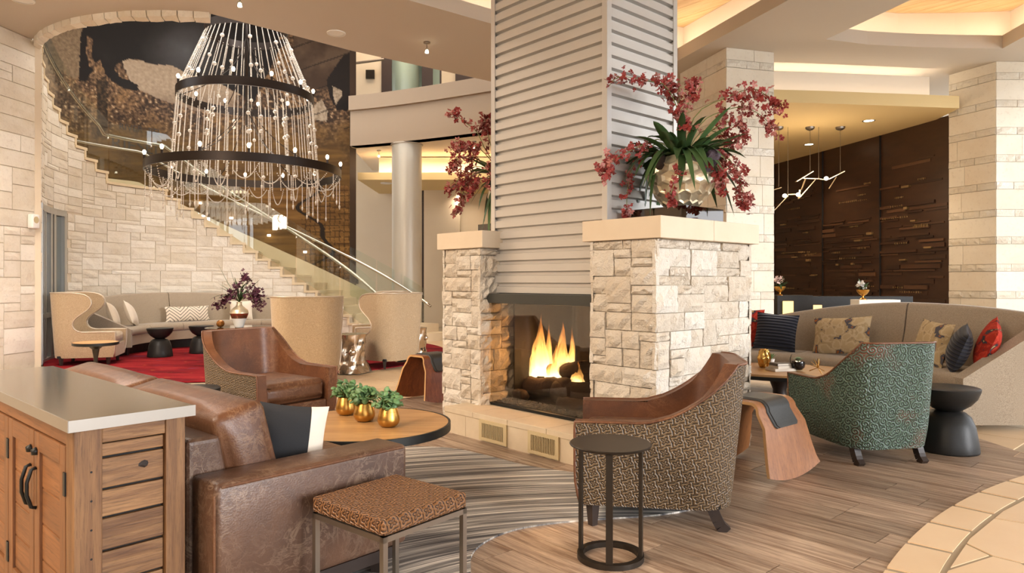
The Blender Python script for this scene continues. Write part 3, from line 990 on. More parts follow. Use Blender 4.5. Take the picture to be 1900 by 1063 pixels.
# ---- ceiling with its trays
def filled(outer, holes, z):
    bm = bmesh.new()
    es = []
    for loop in [outer] + holes:
        vsx = [bm.verts.new((p[0], p[1], z)) for p in loop]
        for i in range(len(vsx)): es.append(bm.edges.new((vsx[i], vsx[(i + 1) % len(vsx)])))
    bmesh.ops.triangle_fill(bm, use_beauty=True, use_dissolve=False, edges=es)
    vv = [v.co[:] for v in bm.verts]; bm.verts.index_update()
    ff = [tuple(v.index for v in f.verts) for f in bm.faces]
    bm.free()
    m = MB(); m.add(vv, ff); return m
arc_pts = [tuple(pol(2.72, t)[:2]) for t in range(-77, -142, -5)]
outer = [(-9, -5), (9, -5), (9, 18), (1.2, 18), (1.2, 12.37), (-.30, 11.2), (-2.2, 9.70)] + arc_pts + [(-6.4, 9.24), (-9, 9.24)]
TR1 = [(-3.2, 6.3), (-1.18, 7.93), (-.23, 8.68), (1.1, 9.45), (2.4, 10.12), (3.14, 7.93), (4.0, 5.4), (2.5, 2.2), (-1.5, 2.2)]
TR2 = [(4.15, 9.22), (4.8, 9.42), (5.51, 9.52), (6.1, 9.56), (6.735, 9.585), (6.6, 8.2), (6.4, 6.5), (4.95, 6.5), (4.53, 7.93)]
cm = filled(outer, [TR1, TR2], ZC)
def wall_strip(mb, loop, z0, z1, closed=True):
    n = len(loop)
    for i in range(n if closed else n - 1):
        p, q = loop[i], loop[(i + 1) % n]
        mb.add([(p[0], p[1], z0), (q[0], q[1], z0), (q[0], q[1], z1), (p[0], p[1], z1)], [(0, 1, 2, 3)])
edge_loop = [(1.2, 18), (1.2, 12.37), (-.30, 11.2), (-2.2, 9.70)] + arc_pts
wall_strip(cm, edge_loop, ZC, ZC + .5, False)
ceiling = struct(cm.build('ceiling', M['ceiling']), 'warm plaster ceiling with recessed trays')
def grow(loop, d):
    n = len(loop); out = []
    cx = sum(p[0] for p in loop) / n; cy = sum(p[1] for p in loop) / n
    for p in loop:
        dx, dy = p[0] - cx, p[1] - cy; L = hypot(dx, dy)
        out.append((p[0] + dx / L * d, p[1] + dy / L * d))
    return out
for k, TR in enumerate((TR1, TR2)):
    lip = MB(); wall_strip(lip, TR, ZC, ZC + .18)
    lip.build('tray_lip', M['ceiling'], ceiling)
    G = grow(TR, 0.42)
    led = filled(G, [TR], ZC + .18); led.build('tray_ledge', M['covewhite'], ceiling)
    up = MB(); wall_strip(up, G, ZC + .18, ZC + .62); up.build('tray_wall', M['covewhite'], ceiling)
    # plank ceiling of the tray, one board at a time
    xs = [w2uv(*p) for p in G]
    b0, b1 = min(p[1] for p in xs), max(p[1] for p in xs); a0, a1 = min(p[0] for p in xs), max(p[0] for p in xs)
    bw_ = 0.32
    nb = int((b1 - b0) / bw_) + 1
    for i in range(nb):
        src = MB().box(((a0 + a1) / 2, b0 + (i + .5) * bw_, 0), (a1 - a0 + .2, bw_ - .006, .02)).build('ceiling_board', M['woodceil'], ceiling)
        src.location = (0, 0, ZC + .635); src.rotation_euler = (0, 0, RZF)
# cove strips in the trays
def cove(p, q, z, power, up=True, w=0.06):
    p, q = Vector((p[0], p[1], z)), Vector((q[0], q[1], z))
    mid = (p + q) / 2; L = (q - p).length
    d = bpy.data.lights.new('cove_light', 'AREA'); d.shape = 'RECTANGLE'; d.size = L; d.size_y = w
    d.energy = power * L; d.color = (1.0, 0.85, 0.66)
    o = bpy.data.objects.new('cove_light', d); COL.objects.link(o)
    o.location = mid
    ang = atan2(q.y - p.y, q.x - p.x)
    o.rotation_euler = (pi if up else 0, 0, ang if not up else -ang)
    if up: o.rotation_euler = (Matrix.Rotation(ang, 3, 'Z') @ Matrix.Rotation(pi, 3, 'X')).to_euler()
    return o
for TR in (TR1, TR2):
    G = grow(TR, 0.2)
    for i in range(len(G)):
        p, q = G[i], G[(i + 1) % len(G)]
        if max(p[1], q[1]) > 6.6: cove(p, q, ZC + .2, 2.6)

# stone lip round the stair opening, block by block
lip = struct(MB().tube([pol(2.76, t, ZC + .05) for t in range(-77, -142, -5)], 0.02, 4).build('trim_1', M['mortar']), 'split stone edging round the stair opening in the ceiling')
for k in range(17):
    t0, t1 = -77.5 - k * 3.75, -77.5 - (k + 1) * 3.75
    rr = random.Random(k)
    m = MB()
    V_ = []
    for i in range(3):
        t = t0 + (t1 + .25 - t0) * i / 2
        for (dr, dz) in ((0.06, .03), (0.05 + rr.uniform(-.01, .01), -.07 + rr.uniform(-.012, .012)), (-.03, -.10 + rr.uniform(-.012, .012)), (-.05, .03)):
            V_.append(pol(2.72 + dr, t, ZC + dz))
    fs = []
    for i in range(2):
        for j in range(4): fs.append((i * 4 + j, i * 4 + (j + 1) % 4, (i + 1) * 4 + (j + 1) % 4, (i + 1) * 4 + j))
    fs += [(0, 1, 2, 3), (8, 9, 10, 11)]
    m.add(V_, fs); m.build('stone', M['wallstone'], lip)

# ---- mural on the round back wall
def inside(p, poly):
    c = False; j = len(poly) - 1
    for i in range(len(poly)):
        if (poly[i][1] > p[1]) != (poly[j][1] > p[1]) and p[0] < (poly[j][0] - poly[i][0]) * (p[1] - poly[i][1]) / (poly[j][1] - poly[i][1]) + poly[i][0]: c = not c
        j = i
    return c
BULL = [(146, 150), (150, 60), (165, 36), (410, 10), (520, 20), (520, 90), (470, 190), (440, 170), (400, 152), (355, 141), (318, 121), (285, 120), (262, 112), (240, 109), (226, 113), (216, 118), (212, 128), (222, 143), (240, 150), (256, 158), (256, 170), (232, 166), (212, 154), (196, 138), (186, 112), (176, 116), (170, 104), (172, 72), (162, 68), (160, 96), (166, 122), (172, 130), (160, 150)]
PALE = [(226, 113), (240, 109), (318, 121), (355, 141), (400, 152), (440, 172), (430, 215), (360, 205), (300, 185), (256, 165), (240, 148)]
TRK = [(180, 150), (199, 140), (200, 240), (180, 250)]
SH1 = [(617, 160), (634, 168), (634, 178), (626, 190), (623, 196), (618, 176)]
SH2 = [(578, 200), (597, 184), (608, 206), (606, 226), (583, 222)]
DK = [(606, 150), (634, 104), (650, 96), (650, 205), (626, 205), (612, 180)]
def mural_colour(p):
    px = 950 + FPX * p.x / p.y; py = HORIZ - FPX * (p.z - CAMH) / p.y
    q = Vector((px * .02, py * .02, 0))
    n1 = noise.fractal(q * 1.2, 1.0, 2.0, 4); n2 = noise.fractal(Vector((px * .16, py * .22, 1)), 0.8, 2.0, 4)
    st = noise.fractal(Vector((px * .012, py * .16, 4)), 1.0, 2.0, 3)
    wx = px + 1.5 * n2; wy = py + 2 * n1
    def mixc(a, b, t):
        t = max(0.0, min(1.0, t)); return tuple(a[i] + (b[i] - a[i]) * t for i in range(3))
    g = max(0.0, min(1.0, (py - 205) / 70))
    brush = mixc((44, 31, 21), (158, 122, 88), .36 + .75 * n2 + .45 * n1)
    if n2 > .62 and 130 < py < 260: brush = (172, 144, 112)
    low = mixc((112, 82, 40), (74, 52, 26), .5 + .7 * st)
    c = mixc(brush, low, g + .5 * n1)
    if py < 135 + 20 * n1 and px < 152: c = mixc((118, 98, 74), (84, 66, 48), .4 + n2 * .7)
    if px > 545 and py < 165: c = mixc((84, 66, 50), (58, 42, 30), .5 + n1)
    if inside((wx, wy), PALE): c = mixc((158, 138, 114), (108, 88, 70), .3 + n2 * .35 + max(0, (py - 165) / 60))
    if inside((wx, wy), BULL):
        hl = max(0.0, 1 - hypot((px - 345) / 90, (py - 95) / 75))
        c = mixc((20, 14, 10), (88, 88, 90), hl * .8 + .10 * n1)
    if inside((wx, wy), TRK): c = mixc((34, 26, 18), (80, 60, 40), .3 + n2)
    if inside((wx, wy), DK): c = (26, 18, 13)
    if inside((px, py), SH1) or inside((px, py), SH2): c = mixc((158, 140, 118), (120, 102, 82), .4 + n2)
    if py > 345:
        c = mixc((138, 102, 54), (96, 66, 32), .5 + .8 * st)
        if px > 560:
            gx = abs(((px + 2 * n2) / 9.0) % 1 - .5); gy = abs(((py + 2 * n1) / 11.0) % 1 - .5)
            if gx > .42 or gy > .42: c = mixc(c, (52, 36, 20), .7)
        rv = 588 + 26 * sin(py * .045) + 10 * sin(py * .11)
        if abs(px - rv) < 4: c = (40, 30, 22)
    if abs((px * .35 + py) % 46 - 3) < 1.2 and py < 240 and px > 540: c = mixc(c, (20, 14, 10), .6)
    return c
mu = MB(); NU, NV = 420, 300
pts = []
for j in range(NV + 1):
    for i in range(NU + 1):
        pts.append(pol(RO + .02, 79 + 112 * i / NU, 0.2 + 6.8 * j / NV))
mu.add(pts, [(j * (NU + 1) + i, j * (NU + 1) + i + 1, (j + 1) * (NU + 1) + i + 1, (j + 1) * (NU + 1) + i) for j in range(NV) for i in range(NU)])
t = NT('printed mural')
at = t.n('ShaderNodeAttribute', attribute_name='ink')
t.base(at.outputs['Color']); t.set(0.6, spec=0.2)
mural = mu.build('wall_mural', t.m, smooth=True)
ca = mural.data.color_attributes.new('ink', 'BYTE_COLOR', 'POINT')
for i, p in enumerate(pts):
    c = mural_colour(p)
    ca.data[i].color_srgb = (c[0] / 255, c[1] / 255, c[2] / 255, 1)
struct(mural, 'sepia photo mural of cattle in brush on the round stair wall')
# the end of the mural wall
b = MB(); b.add([pol(RO + .02, 79, 0), pol(RO + .25, 78.4, 0), pol(RO + .25, 78.4, 7), pol(RO + .02, 79, 7)], [(0, 1, 2, 3)])
b.build('mural_edge', M['slipper'], mural)
def lettering(body, th, z, size, parent):
    cu = bpy.data.curves.new('lettering', 'FONT'); cu.body = body; cu.size = size; cu.align_x = 'CENTER'
    cu.extrude = 0.001
    o = bpy.data.objects.new('lettering', cu); COL.objects.link(o)
    o.location = pol(RO - .01, th, z); o.rotation_euler = (pi / 2, 0, radians(th - 90))
    cu.materials.append(M['inkdark']); o.parent = parent
M['inkdark'] = simple('mural ink', srgb(44, 34, 22), 0.6)
lettering('RIESEL', 141, 3.63, 0.34, mural)
lettering('RIVER  BEL', 140, 4.02, 0.17, mural)

# ---- upper level: parapet, wall, ceiling
def parapet_pt(u):      # plan curve of the balcony edge, left to right
    P0, P1, P2 = Vector((-3.42, 14.75)), Vector((-1.9, 14.3)), Vector((1.3, 12.2))
    return P0 * (1 - u) ** 2 + P1 * 2 * u * (1 - u) + P2 * u * u
def parapet_band(z0, z1, off, th, n=24):
    m = MB()
    ring = []
    for i in range(n + 1):
        p = parapet_pt(i / n); q = parapet_pt(min(1, i / n + .01)) - parapet_pt(max(0, i / n - .01))
        nn = Vector((q.y, -q.x)).normalized()
        a = p + nn * off; c = p + nn * (off - th)
        ring.append([(a.x, a.y, z0), (a.x, a.y, z1), (c.x, c.y, z1), (c.x, c.y, z0)])
    for i in range(n):
        r0, r1 = ring[i], ring[i + 1]
        m.add(r0 + r1, [(0, 1, 5, 4), (1, 2, 6, 5), (2, 3, 7, 6), (3, 0, 4, 7)])
    m.add(ring[0], [(0, 1, 2, 3)]); m.add(ring[-1], [(0, 1, 2, 3)])
    return m
M['balcony'] = simple('balcony plaster', srgb(170, 150, 128), 0.8)
balc = struct(parapet_band(4.0, 4.74, 0, 0.25).build('wall_balcony', M['balcony'], smooth=False), 'curved plaster balcony front above the far corridor')
parapet_band(4.74, 5.04, 0.07, 0.32).build('parapet_cap', M['balcony'], balc)
lowc = MB()
lowc.add([(*parapet_pt(i / 24), 4.0) for i in range(25)] + [(1.3, 18, 4.0), (-3.6, 18, 4.0)], [tuple(range(27))])
struct(lowc.build('ceiling_corridor', M['covewhite']), 'corridor ceiling below the balcony')
struct(MB().box((-1, 18.2, 3.5), (12, .2, 7.2)).build('wall_back', M['plaster']), 'cream corridor wall beyond the stair')
struct(MB().box((-4, 13, 7.1), (14, 14, .1)).build('ceiling_upper', M['covewhite']), 'upper ceiling over the stair hall')
struct(MB().box((1.3, 15.2, 3.5), (.15, 6.0, 7.2)).build('wall_corridor_end', M['plaster']), 'plaster return wall behind the fireplace chase')
# upper corridor wall pieces
def wpanel(name, x0, x1, y0, y1, Y, mat, parent, th=.05):
    p = point_at(x0, y1, Y); q = point_at(x1, y0, Y)
    return MB().box(((p.x + q.x) / 2, Y, (p.z + q.z) / 2), (q.x - p.x, th, q.z - p.z)).build(name, mat, parent)
upw = struct(wpanel('wall_upper', 640, 716, 60, 200, 16.6, M['plaster'], None, .1), 'upper corridor wall panels and doors')
wpanel('dark_panel', 708, 727, 60, 200, 16.5, M['slipper'], upw)
M['palegreen'] = simple('pale green glass', srgb(168, 186, 170), 0.25)
ov = MB(); pc = point_at(752, 180, 16.9)
ov.lathe([(0.0, -2), (.33, -2), (.33, 1.0), (.28, 1.25), (.15, 1.4), (0, 1.45)], 24, pc, False)
ov.build('light_drum', M['palegreen'], upw, smooth=True)
wpanel('green_panel', 727, 784, 60, 200, 17.4, M['palegreen'], upw)
wpanel('dark_panel', 783, 803, 60, 200, 16.5, M['slipper'], upw)
wpanel('glass_door', 803, 818, 60, 200, 16.9, M['palegreen'], upw)
wpanel('dark_panel', 816, 819, 60, 200, 16.5, M['slipper'], upw)
wpanel('wall_piece', 819, 846, 60, 200, 16.8, M['plaster'], upw)
wpanel('dark_panel', 845, 900, 60, 200, 16.7, M['slipper'], upw)
wpanel('door_plaque', 679, 695, 130, 146, 16.5, M['bronze'], upw)
p0, p1 = point_at(646, 119, 15.6), point_at(712, 110, 15.9)
MB().tube([p0, p1], .03, 8).build('upper_rail', M['nickel'], upw)

# round column
pc = floor_at(755, 521 + FPX * CAMH / 14.6)
colm = struct(MB().lathe([(.31, 0), (.31, 4.02)], 40, (pc.x, 14.6, 0)).build('column_round', M['column'], smooth=False, auto=40), 'tall round pearl painted column beyond the stair')
MB().lathe([(.335, 3.98), (.335, 4.01)], 40, (pc.x, 14.6, 0)).build('column_ring', M['ceiling'], colm)
# corridor soffit box and ochre slab
sof = struct(MB().box((-.9, 16.9, 3.49), (5.1, 2.6, .16)).build('ceiling_soffit', M['soffit']), 'ochre dropped soffit with a lit cove beyond the stair')
MB().box((-.75, 17.05, 3.8), (4.6, 2.1, .36)).build('cove_box', M['covewhite'], sof)
MB().lathe([(0, 0), (.13, 0), (.13, -.02), (0, -.025)], 24, (-3.05 + .15, 16.1, 3.41), False).build('speaker_disc', M['white'], sof)
cove((-3.0, 15.85), (1.2, 15.85), 3.6, .5)
cove((-3.05, 16.0), (1.2, 16.0), 4.0 - .05, 0.01)
struct(MB().box(((786 - 950) / FPX * 17.6, 17.6, 2), (.12, .3, 4)).build('trim_2', M['slipper']), 'dark vertical trim on the far corridor wall')
b = MB(); b.box(((820 - 950) / FPX * 17.4, 17.5, 2), (.9, .2, 4)); struct(b.build('wall_pier', M['plaster']), 'plaster wall pier in the far corridor')
area_lamp('corridor_wall_washer', ((858 - 950) / FPX * 17.3, 17.3, 3.3), ((856 - 950) / FPX * 17.6, 18.0, 0.5), .2, .2, 8, WARM)
area_lamp('corridor_downlights', (-1.8, 15.6, 3.95), (-1.8, 15.4, 0), 3.0, .6, 45, WARM)
area_lamp('upper_corridor_light', (-2.0, 16.0, 6.9), (-2.0, 16.4, 0), 4.0, 1.0, 40, WARM)

# ---- stone columns, right
def block_column(name, corner, dirs, lens, label, faces_rng):
    """a pier of smooth blocks and split-face bands; dirs/lens of its two seen faces from the near corner"""
    dL, dR = Vector(dirs[0]).normalized(), Vector(dirs[1]).normalized()
    C = Vector(corner)
    P = [C, C + dR * lens[1], C + dR * lens[1] + dL * lens[0], C + dL * lens[0]]
    inner = [p + ((P[0] + P[2]) / 2 - p) * 0.03 for p in P]
    root = struct(MB().prism([tuple(p) for p in inner], 0, ZC).build(name, M['mortarpale']), label)
    rng = random.Random(faces_rng)
    period, band = 0.398, 0.105
    z = ZC - 0.16 - band
    rows = [(ZC - .16, ZC, False)]
    while z > 0.05:
        rows.append((z, z + band, True)); z0 = max(0, z - (period - band)); rows.append((z0, z, False)); z = z0 - band
    for f, (d, L) in enumerate(((dR, lens[1]), (dL, lens[0]))):
        nrm = Vector((d.y, -d.x)) if f == 0 else Vector((-d.y, d.x))
        if nrm.dot(C) > 0: nrm = -nrm
        def mp(s, z_, dd, d=d, nrm=nrm):
            q = C + d * s + nrm * (dd - .012)
            return (q.x, q.y, z_)
        for (z0, z1, sp) in rows:
            s = 0.0
            while s < L - .01:
                w = min(rng.uniform(.2, .34) if sp else rng.uniform(.38, .8), L - s)
                if L - s - w < .12: w = L - s
                if sp: wall_stone('split_stone', root, mp, s, s + w, z0, z1, 0.03, 0.010, M['splitband'], rng, 4, 2, .003)
                else: wall_stone('smooth_block', root, mp, s, s + w, z0, z1, 0.014, 0.0, M['block'], rng, 1, 1, .0025)
                s += w
    return root
block_column('column_stone', (2.93, 9.54), ((-.274, .962), (.962, .274)), (1.25, .757), 'banded limestone pier behind the big orchid vase', 1)
block_column('column_stone', (7.04, 10.15), ((-.373, .928), (1, .02)), (.72, 1.6), 'banded limestone pier at the right edge of the lobby', 2)

# ---- lit dropped ceiling over the dark feature wall
fe = [(2.9, 9.95), (3.74, 9.98), (4.4, 10.04), (5.0, 10.12), (5.8, 10.22), (6.62, 10.33)]
sl = MB()
sl.prism(fe + [(6.75, 11.2), (6.9, 17), (2.9, 17)], 3.705, 3.885)
soff2 = struct(sl.build('ceiling_lounge', M['soffit']), 'ochre dropped ceiling with curved front over the feature wall')
f2 = [(x - .12 if x > 6 else x, y + .22) for x, y in fe[:-1]] + [(6.28, 10.5)]
sl = MB(); sl.prism(f2 + [(x, y + .05) for x, y in reversed(f2)], 3.885, 4.22)
sl.build('cove_fascia', M['covewhite'], soff2)
for p, q in zip(f2[:-1], f2[1:]): cove((p[0], p[1] + .22), (q[0], q[1] + .22), 3.93, 5.5, w=.1)
for p, q in zip(fe[:-1], fe[1:]): cove((p[0], p[1] + .12), (q[0], q[1] + .12), 3.9, .8)
struct(MB().box((5, 17.2, 2.2), (9, .2, 4.4)).build('wall_far_right', M['plaster']), 'far wall behind the lounge')

# ---- dark assemblage wall
AW = [Vector((6.79, 10.80)), Vector(((1635 - 950) / FPX * 12.25, 12.25)), Vector(((1528 - 950) / FPX * 13.75, 13.75)), Vector((5.75, 15.3)), Vector((5.2, 16.9))]
def assem_mat():
    t = NT('dark patinated boards')
    v = t.coords('Object', (1, 1, 4))
    n = t.noise(v, 2.2, 5, 0.6)
    c = t.mix(n, srgb(40, 22, 13), srgb(74, 48, 30))
    hs = t.n('ShaderNodeHueSaturation'); t.put(hs.inputs['Color'], c)
    t.put(hs.inputs['Value'], t.math('ADD', t.math('MULTIPLY', t.rnd(), .9), .55))
    t.base(hs.outputs[0]); t.set(0.36, spec=0.5)
    return t.m
M['assem'] = assem_mat()
M['assemstrip'] = simple('worn board strip', srgb(92, 62, 40), 0.4, col2=srgb(58, 36, 22), scale=5, stretch=(1, 1, 6), var=0.9)
M['brassbit'] = simple('aged brass bit', srgb(180, 150, 106), 0.35, 0.8, var=.5)
wr = MB()
for p, q in zip(AW[:-1], AW[1:]):
    d = (q - p).normalized(); nn = Vector((d.y, -d.x)); nn = nn if nn.dot(p) > 0 else -nn
    wr.prism([tuple(p), tuple(q), tuple(q + nn * .2), tuple(p + nn * .2)], 0, 3.72)
wall_r = struct(wr.build('wall_feature', M['assem']), 'dark timber and metal assemblage feature wall')
rng = random.Random(8)
for k, (p, q) in enumerate(zip(AW[:-1], AW[1:])):
    d = (q - p).normalized(); L = (q - p).length; nn = Vector((-d.y, d.x)); nn = nn if nn.dot(p) < 0 else -nn
    def put(s0, s1, z0, z1, th, mat, nm):
        a, c = p + d * s0, p + d * s1
        MB().prism([tuple(a), tuple(c), tuple(c + nn * th), tuple(a + nn * th)], z0, z1).build(nm, mat, wall_r)
    z = 0.75
    while z < 3.3:
        hgt = rng.choice([.03, .04, .05, .06, .26]) if z > 2.2 else rng.choice([.025, .03, .04, .05, .08])
        if hgt < .2:
            s = rng.uniform(0, .5)
            while s < L - .15:
                w = rng.uniform(.3, .95)
                if rng.random() < .72: put(s, min(s + w, L), z, z + hgt * .8, rng.uniform(.008, .03), M['assemstrip'] if rng.random() < .55 else M['assem'], 'strip')
                s += w + rng.uniform(.02, .25)
        z += hgt + .012
    if k < 3:
        for _ in range(9):      # rows of small brass pieces
            s = rng.uniform(.1, L - .5); zz = rng.uniform(.8, 3.0); nn_ = rng.randint(5, 12); stp = rng.choice([.035, .05])
            m = MB()
            for i in range(nn_):
                a = p + d * (s + i * stp) + nn * .036
                m.box((a.x, a.y, zz), (.014, .014, rng.choice([.014, .03])), atan2(d.y, d.x))
            tag(m.build('brass_row', M['brassbit'], wall_r), kind='stuff')
        for _ in range(5):
            s = rng.uniform(.1, L - .3); zz = rng.uniform(.8, 3.0)
            put(s, s + rng.uniform(.05, .2), zz, zz + rng.uniform(.02, .05), .04, M['brassbit'], 'brass_plate')
    # panel joint
    a = p + d * .004
    if k: put(0, .012, 0, 3.7, .034, M['firebox'], 'panel_joint')

# ---- enclosing walls outside the frame: plaster behind and left, glazed front on the right
struct(MB().box((-9.1, 2.0, 2.2), (.2, 15, 4.4)).build('wall_lobby_left', M['plaster']), 'plaster wall left of the lobby')
struct(MB().box((-4.4, -5.1, 2.2), (9.4, .2, 4.4)).build('wall_entry', M['plaster']), 'plaster wall behind the viewer')
wf = MB()
win = struct(MB().box((9.05, 2.0, 4.2), (.12, 14, .3)).build('window_1', M['alu']), 'tall glazed shopfront on the daylight side')
for k in range(8): MB().box((9.05, -5 + k * 2.0, 2.05), (.1, .09, 4.1)).build('mullion', M['alu'], win)
MB().box((9.05, 2.0, 2.4), (.08, 14, .07)).build('transom', M['alu'], win)
win2 = struct(MB().box((4.7, -5.05, 4.2), (8.6, .12, .3)).build('window_2', M['alu']), 'tall glazed front behind the viewer')
for k in range(5): MB().box((.6 + k * 2.0, -5.05, 2.05), (.09, .1, 4.1)).build('mullion', M['alu'], win2)
# ================================================================ FIREPLACE
FP = thing('fireplace', 'see-through limestone fireplace with a corrugated steel chimney chase', 'fireplace', (0.550, 5.299, 0), RZF)
XL0, XL1, XR0, XR1, YF = -1.068, -0.575, 0.539, 1.069, 0.551
ZS, ZT = 1.404, 1.536
IN = 0.03
def pier(x0, x1, seed):
    core = MB().box(((x0 + x1) / 2, 0, ZS / 2), (x1 - x0 - 2 * IN, 2 * YF - 2 * IN, ZS)).build('pier', M['mortarpale'], FP)
    rng = random.Random(seed)
    faces = [
        (lambda s, z, d: (x0 + s, -YF + IN - d, z), x1 - x0, 8),
        (lambda s, z, d: (x1 - IN + d, -YF + s, z), 2 * YF, 15),
        (lambda s, z, d: (x0 + IN - d, YF - s, z), 2 * YF, 15),
        (lambda s, z, d: (x1 - s, YF - IN + d, z), x1 - x0, 8)]
    for mp, L, nc in faces:
        cw = L / nc; nr = 25; rh = ZS / nr
        for (c0, r0, c1, r1) in ashlar(nc, nr, rng, 4, 3, 2):
            w, h = (c1 - c0) * cw, (r1 - r0) * rh
            wall_stone('stone', core, mp, c0 * cw, c1 * cw, r0 * rh, r1 * rh, IN + rng.uniform(-.003, .014), 0.015, M['rock'], rng, max(3, int(w / .034)), max(3, int(h / .034)), .0025)
    return core
pier(XL0, XL1, 31); pier(XR0, XR1, 47)
for x0, x1 in ((XL0, XL1), (XR0, XR1)):
    b = MB().box(((x0 + x1) / 2, -.285, (ZS + ZT) / 2), (x1 - x0 + .09, .568, ZT - ZS)); b.build('pier_cap', M['cap'], FP, bevel=.004)
    b = MB().box(((x0 + x1) / 2, .285, (ZS + ZT) / 2), (x1 - x0 + .09, .568, ZT - ZS)); b.build('pier_cap', M['cap'], FP, bevel=.004)
# hearth: slabs on blocks
HY = -0.767
for k, (x0, x1) in enumerate(((-.746, -.40), (-.40, -.02), (-.02, .36), (.36, .746))):
    MB().box(((x0 + x1) / 2, (HY - .44) / 2, .173), (x1 - x0 - .003, -.44 - HY, .04)).build('hearth_slab', M['hearth'], FP, bevel=.003)
for k, (x0, x1) in enumerate(((-.746, -.49), (-.49, -.05), (-.05, .33), (.33, .60), (.60, .746))):
    MB().box(((x0 + x1) / 2, (HY + .006 - .44) / 2, .0765), (x1 - x0 - .003, -.446 - HY, .153)).build('hearth_block', M['hearth'], FP)
slat_src = None
for x0, x1 in ((-.312, -.019), (.197, .481)):
    z0, z1 = .012, .158
    y = HY - .004
    fr = MB()
    for (a, c, d, e) in ((x0, x1, z0, z0 + .022), (x0, x1, z1 - .022, z1), (x0, x0 + .028, z0 + .022, z1 - .022), (x1 - .028, x1, z0 + .022, z1 - .022)):
        fr.box(((a + c) / 2, y, (d + e) / 2), (c - a, .014, e - d))
    v = fr.build('vent_grille', M['vent'], FP)
    MB().box(((x0 + x1) / 2, y + .008, (z0 + z1) / 2), (x1 - x0 - .03, .002, z1 - z0 - .03)).build('vent_void', M['ventdark'], v)
    for i in range(15):
        x = x0 + .034 + (x1 - x0 - .068) * i / 14
        if slat_src is None:
            slat_src = MB().box((0, 0, 0), (.005, .012, .104)).build('slat', M['vent'], v); o = slat_src
        else: o = share(slat_src, 'slat', v)
        o.location = (x, y, (z0 + z1) / 2)
# firebox
MB().box(((XL1 + XR0) / 2 - .01, -.455, 1.017), (XR0 - XL1 + .03, .05, .074)).build('firebox_header', M['header'], FP, bevel=.002)
MB().box(((XL1 + XR0) / 2 - .01, .455, 1.017), (XR0 - XL1 + .03, .05, .074)).build('firebox_header', M['header'], FP, bevel=.002)
for s in (-1, 1):
    MB().box(((XL1 + XR0) / 2, s * .442, .59), (XR0 - XL1, .006, .78)).build('firebox_glass', M['fireglass'] if s < 0 else M['fireglassback'], FP)
    MB().box(((XL1 + XR0) / 2, s * .452, .205), (XR0 - XL1, .03, .02)).build('glass_channel', M['black'], FP)
MB().box(((XL1 + XR0) / 2, 0, .19), (XR0 - XL1, .86, .05)).build('firebox_floor', M['firebox'], FP)
MB().box(((XL1 + XR0) / 2, 0, 1.02), (XR0 - XL1, .84, .06)).build('firebox_hood', M['firebox'], FP)
for x in (XL1 + .045, XR0 - .045):
    MB().box((x, .09, .61), (.012, .66, .80)).build('firebox_lining', M['firebox'], FP)
gv = MB(); rng = random.Random(2)
for _ in range(700):
    x, y = rng.uniform(XL1 + .04, XR0 - .04), rng.choice([rng.uniform(-.42, -.24), rng.uniform(.24, .42)])
    s = rng.uniform(.008, .018)
    gv.box((x, y, .222), (s, s, s), rng.uniform(0, 3))
tag(gv.build('lava_gravel', simple('lava gravel', srgb(92, 84, 74), .9, var=.5), FP), kind='stuff')
# corrugated chase
CX0, CX1, CY = -0.622, 0.553, 0.39
def corrugated(L, z0, z1):
    """sheet in the x-z plane, ribs along x, outward is -y"""
    per = .0851
    prof = [(0, 0), (.046, 0), (.050, .028), (.070, .028), (.079, 0)]
    pts = []; z = z0
    while z < z1:
        for dz, d in prof:
            if z + dz <= z1: pts.append((z + dz, d))
        z += per
    m = MB()
    vv = []
    for z, d in pts: vv += [(0, d, z), (L, d, z)]
    m.add(vv, [(2 * i, 2 * i + 1, 2 * i + 3, 2 * i + 2) for i in range(len(pts) - 1)])
    return m
ZK = 4.95
for (L, loc, rz, z0) in ((CX1 - CX0, (CX0, -CY, 0), 0, 1.058), (2 * CY, (CX1, -CY, 0), pi / 2, 1.05), (CX1 - CX0, (CX1, CY, 0), pi, 1.05), (2 * CY, (CX0, CY, 0), -pi / 2, 1.05)):
    corrugated(L, z0, ZK).build('corrugated_panel', M['corr'], FP, loc=loc, rz=rz)
MB().box(((CX0 + CX1) / 2, 0, 3.0), (CX1 - CX0 - .06, 2 * CY - .06, 3.9)).build('chase_core', M['black'], FP)
for x in (CX0, CX1):
    for y in (-CY, CY):
        z0 = 1.06
        sx, sy = (1 if x > 0 else -1), (1 if y > 0 else -1)
        m = MB()
        m.box((x - sx * .016, y + sy * .004, (z0 + ZK) / 2), (.045, .006, ZK - z0))
        m.box((x + sx * .004, y - sy * .016, (z0 + ZK) / 2), (.006, .045, ZK - z0))
        m.build('corner_trim', M['trimmetal'], FP)

# logs and flames inside
LG = thing('gas_log_set', 'charred gas fireplace logs with burning flames behind the glass', 'fire logs', (0.550, 5.299, 0.215), RZF)
def log(p, q, r, seed):
    p, q = Vector(p), Vector(q); pts = []; rs = []
    for i in range(13):
        t = i / 12
        c = p.lerp(q, t) + Vector((noise.noise(Vector((t * 2, seed, 0))), noise.noise(Vector((t * 2, seed, 5))), noise.noise(Vector((t * 2, seed, 9))))) * .02
        pts.append(c); rs.append(r * (1 + .12 * noise.noise(Vector((t * 5, seed, 2)))))
    m = MB().tube(pts, rs, 14)
    for i, v in enumerate(m.v):
        k = noise.noise(Vector(v) * 34) * .009
        c = pts[min(12, i // 14)]
        d = Vector(v) - c
        if d.length > 1e-4: m.v[i] = tuple(Vector(v) + d.normalized() * k)
    return m.build('log', M['bark'], LG, smooth=True)
log((-.50, -.10, .10), (.02, -.16, .13), .075, 1)
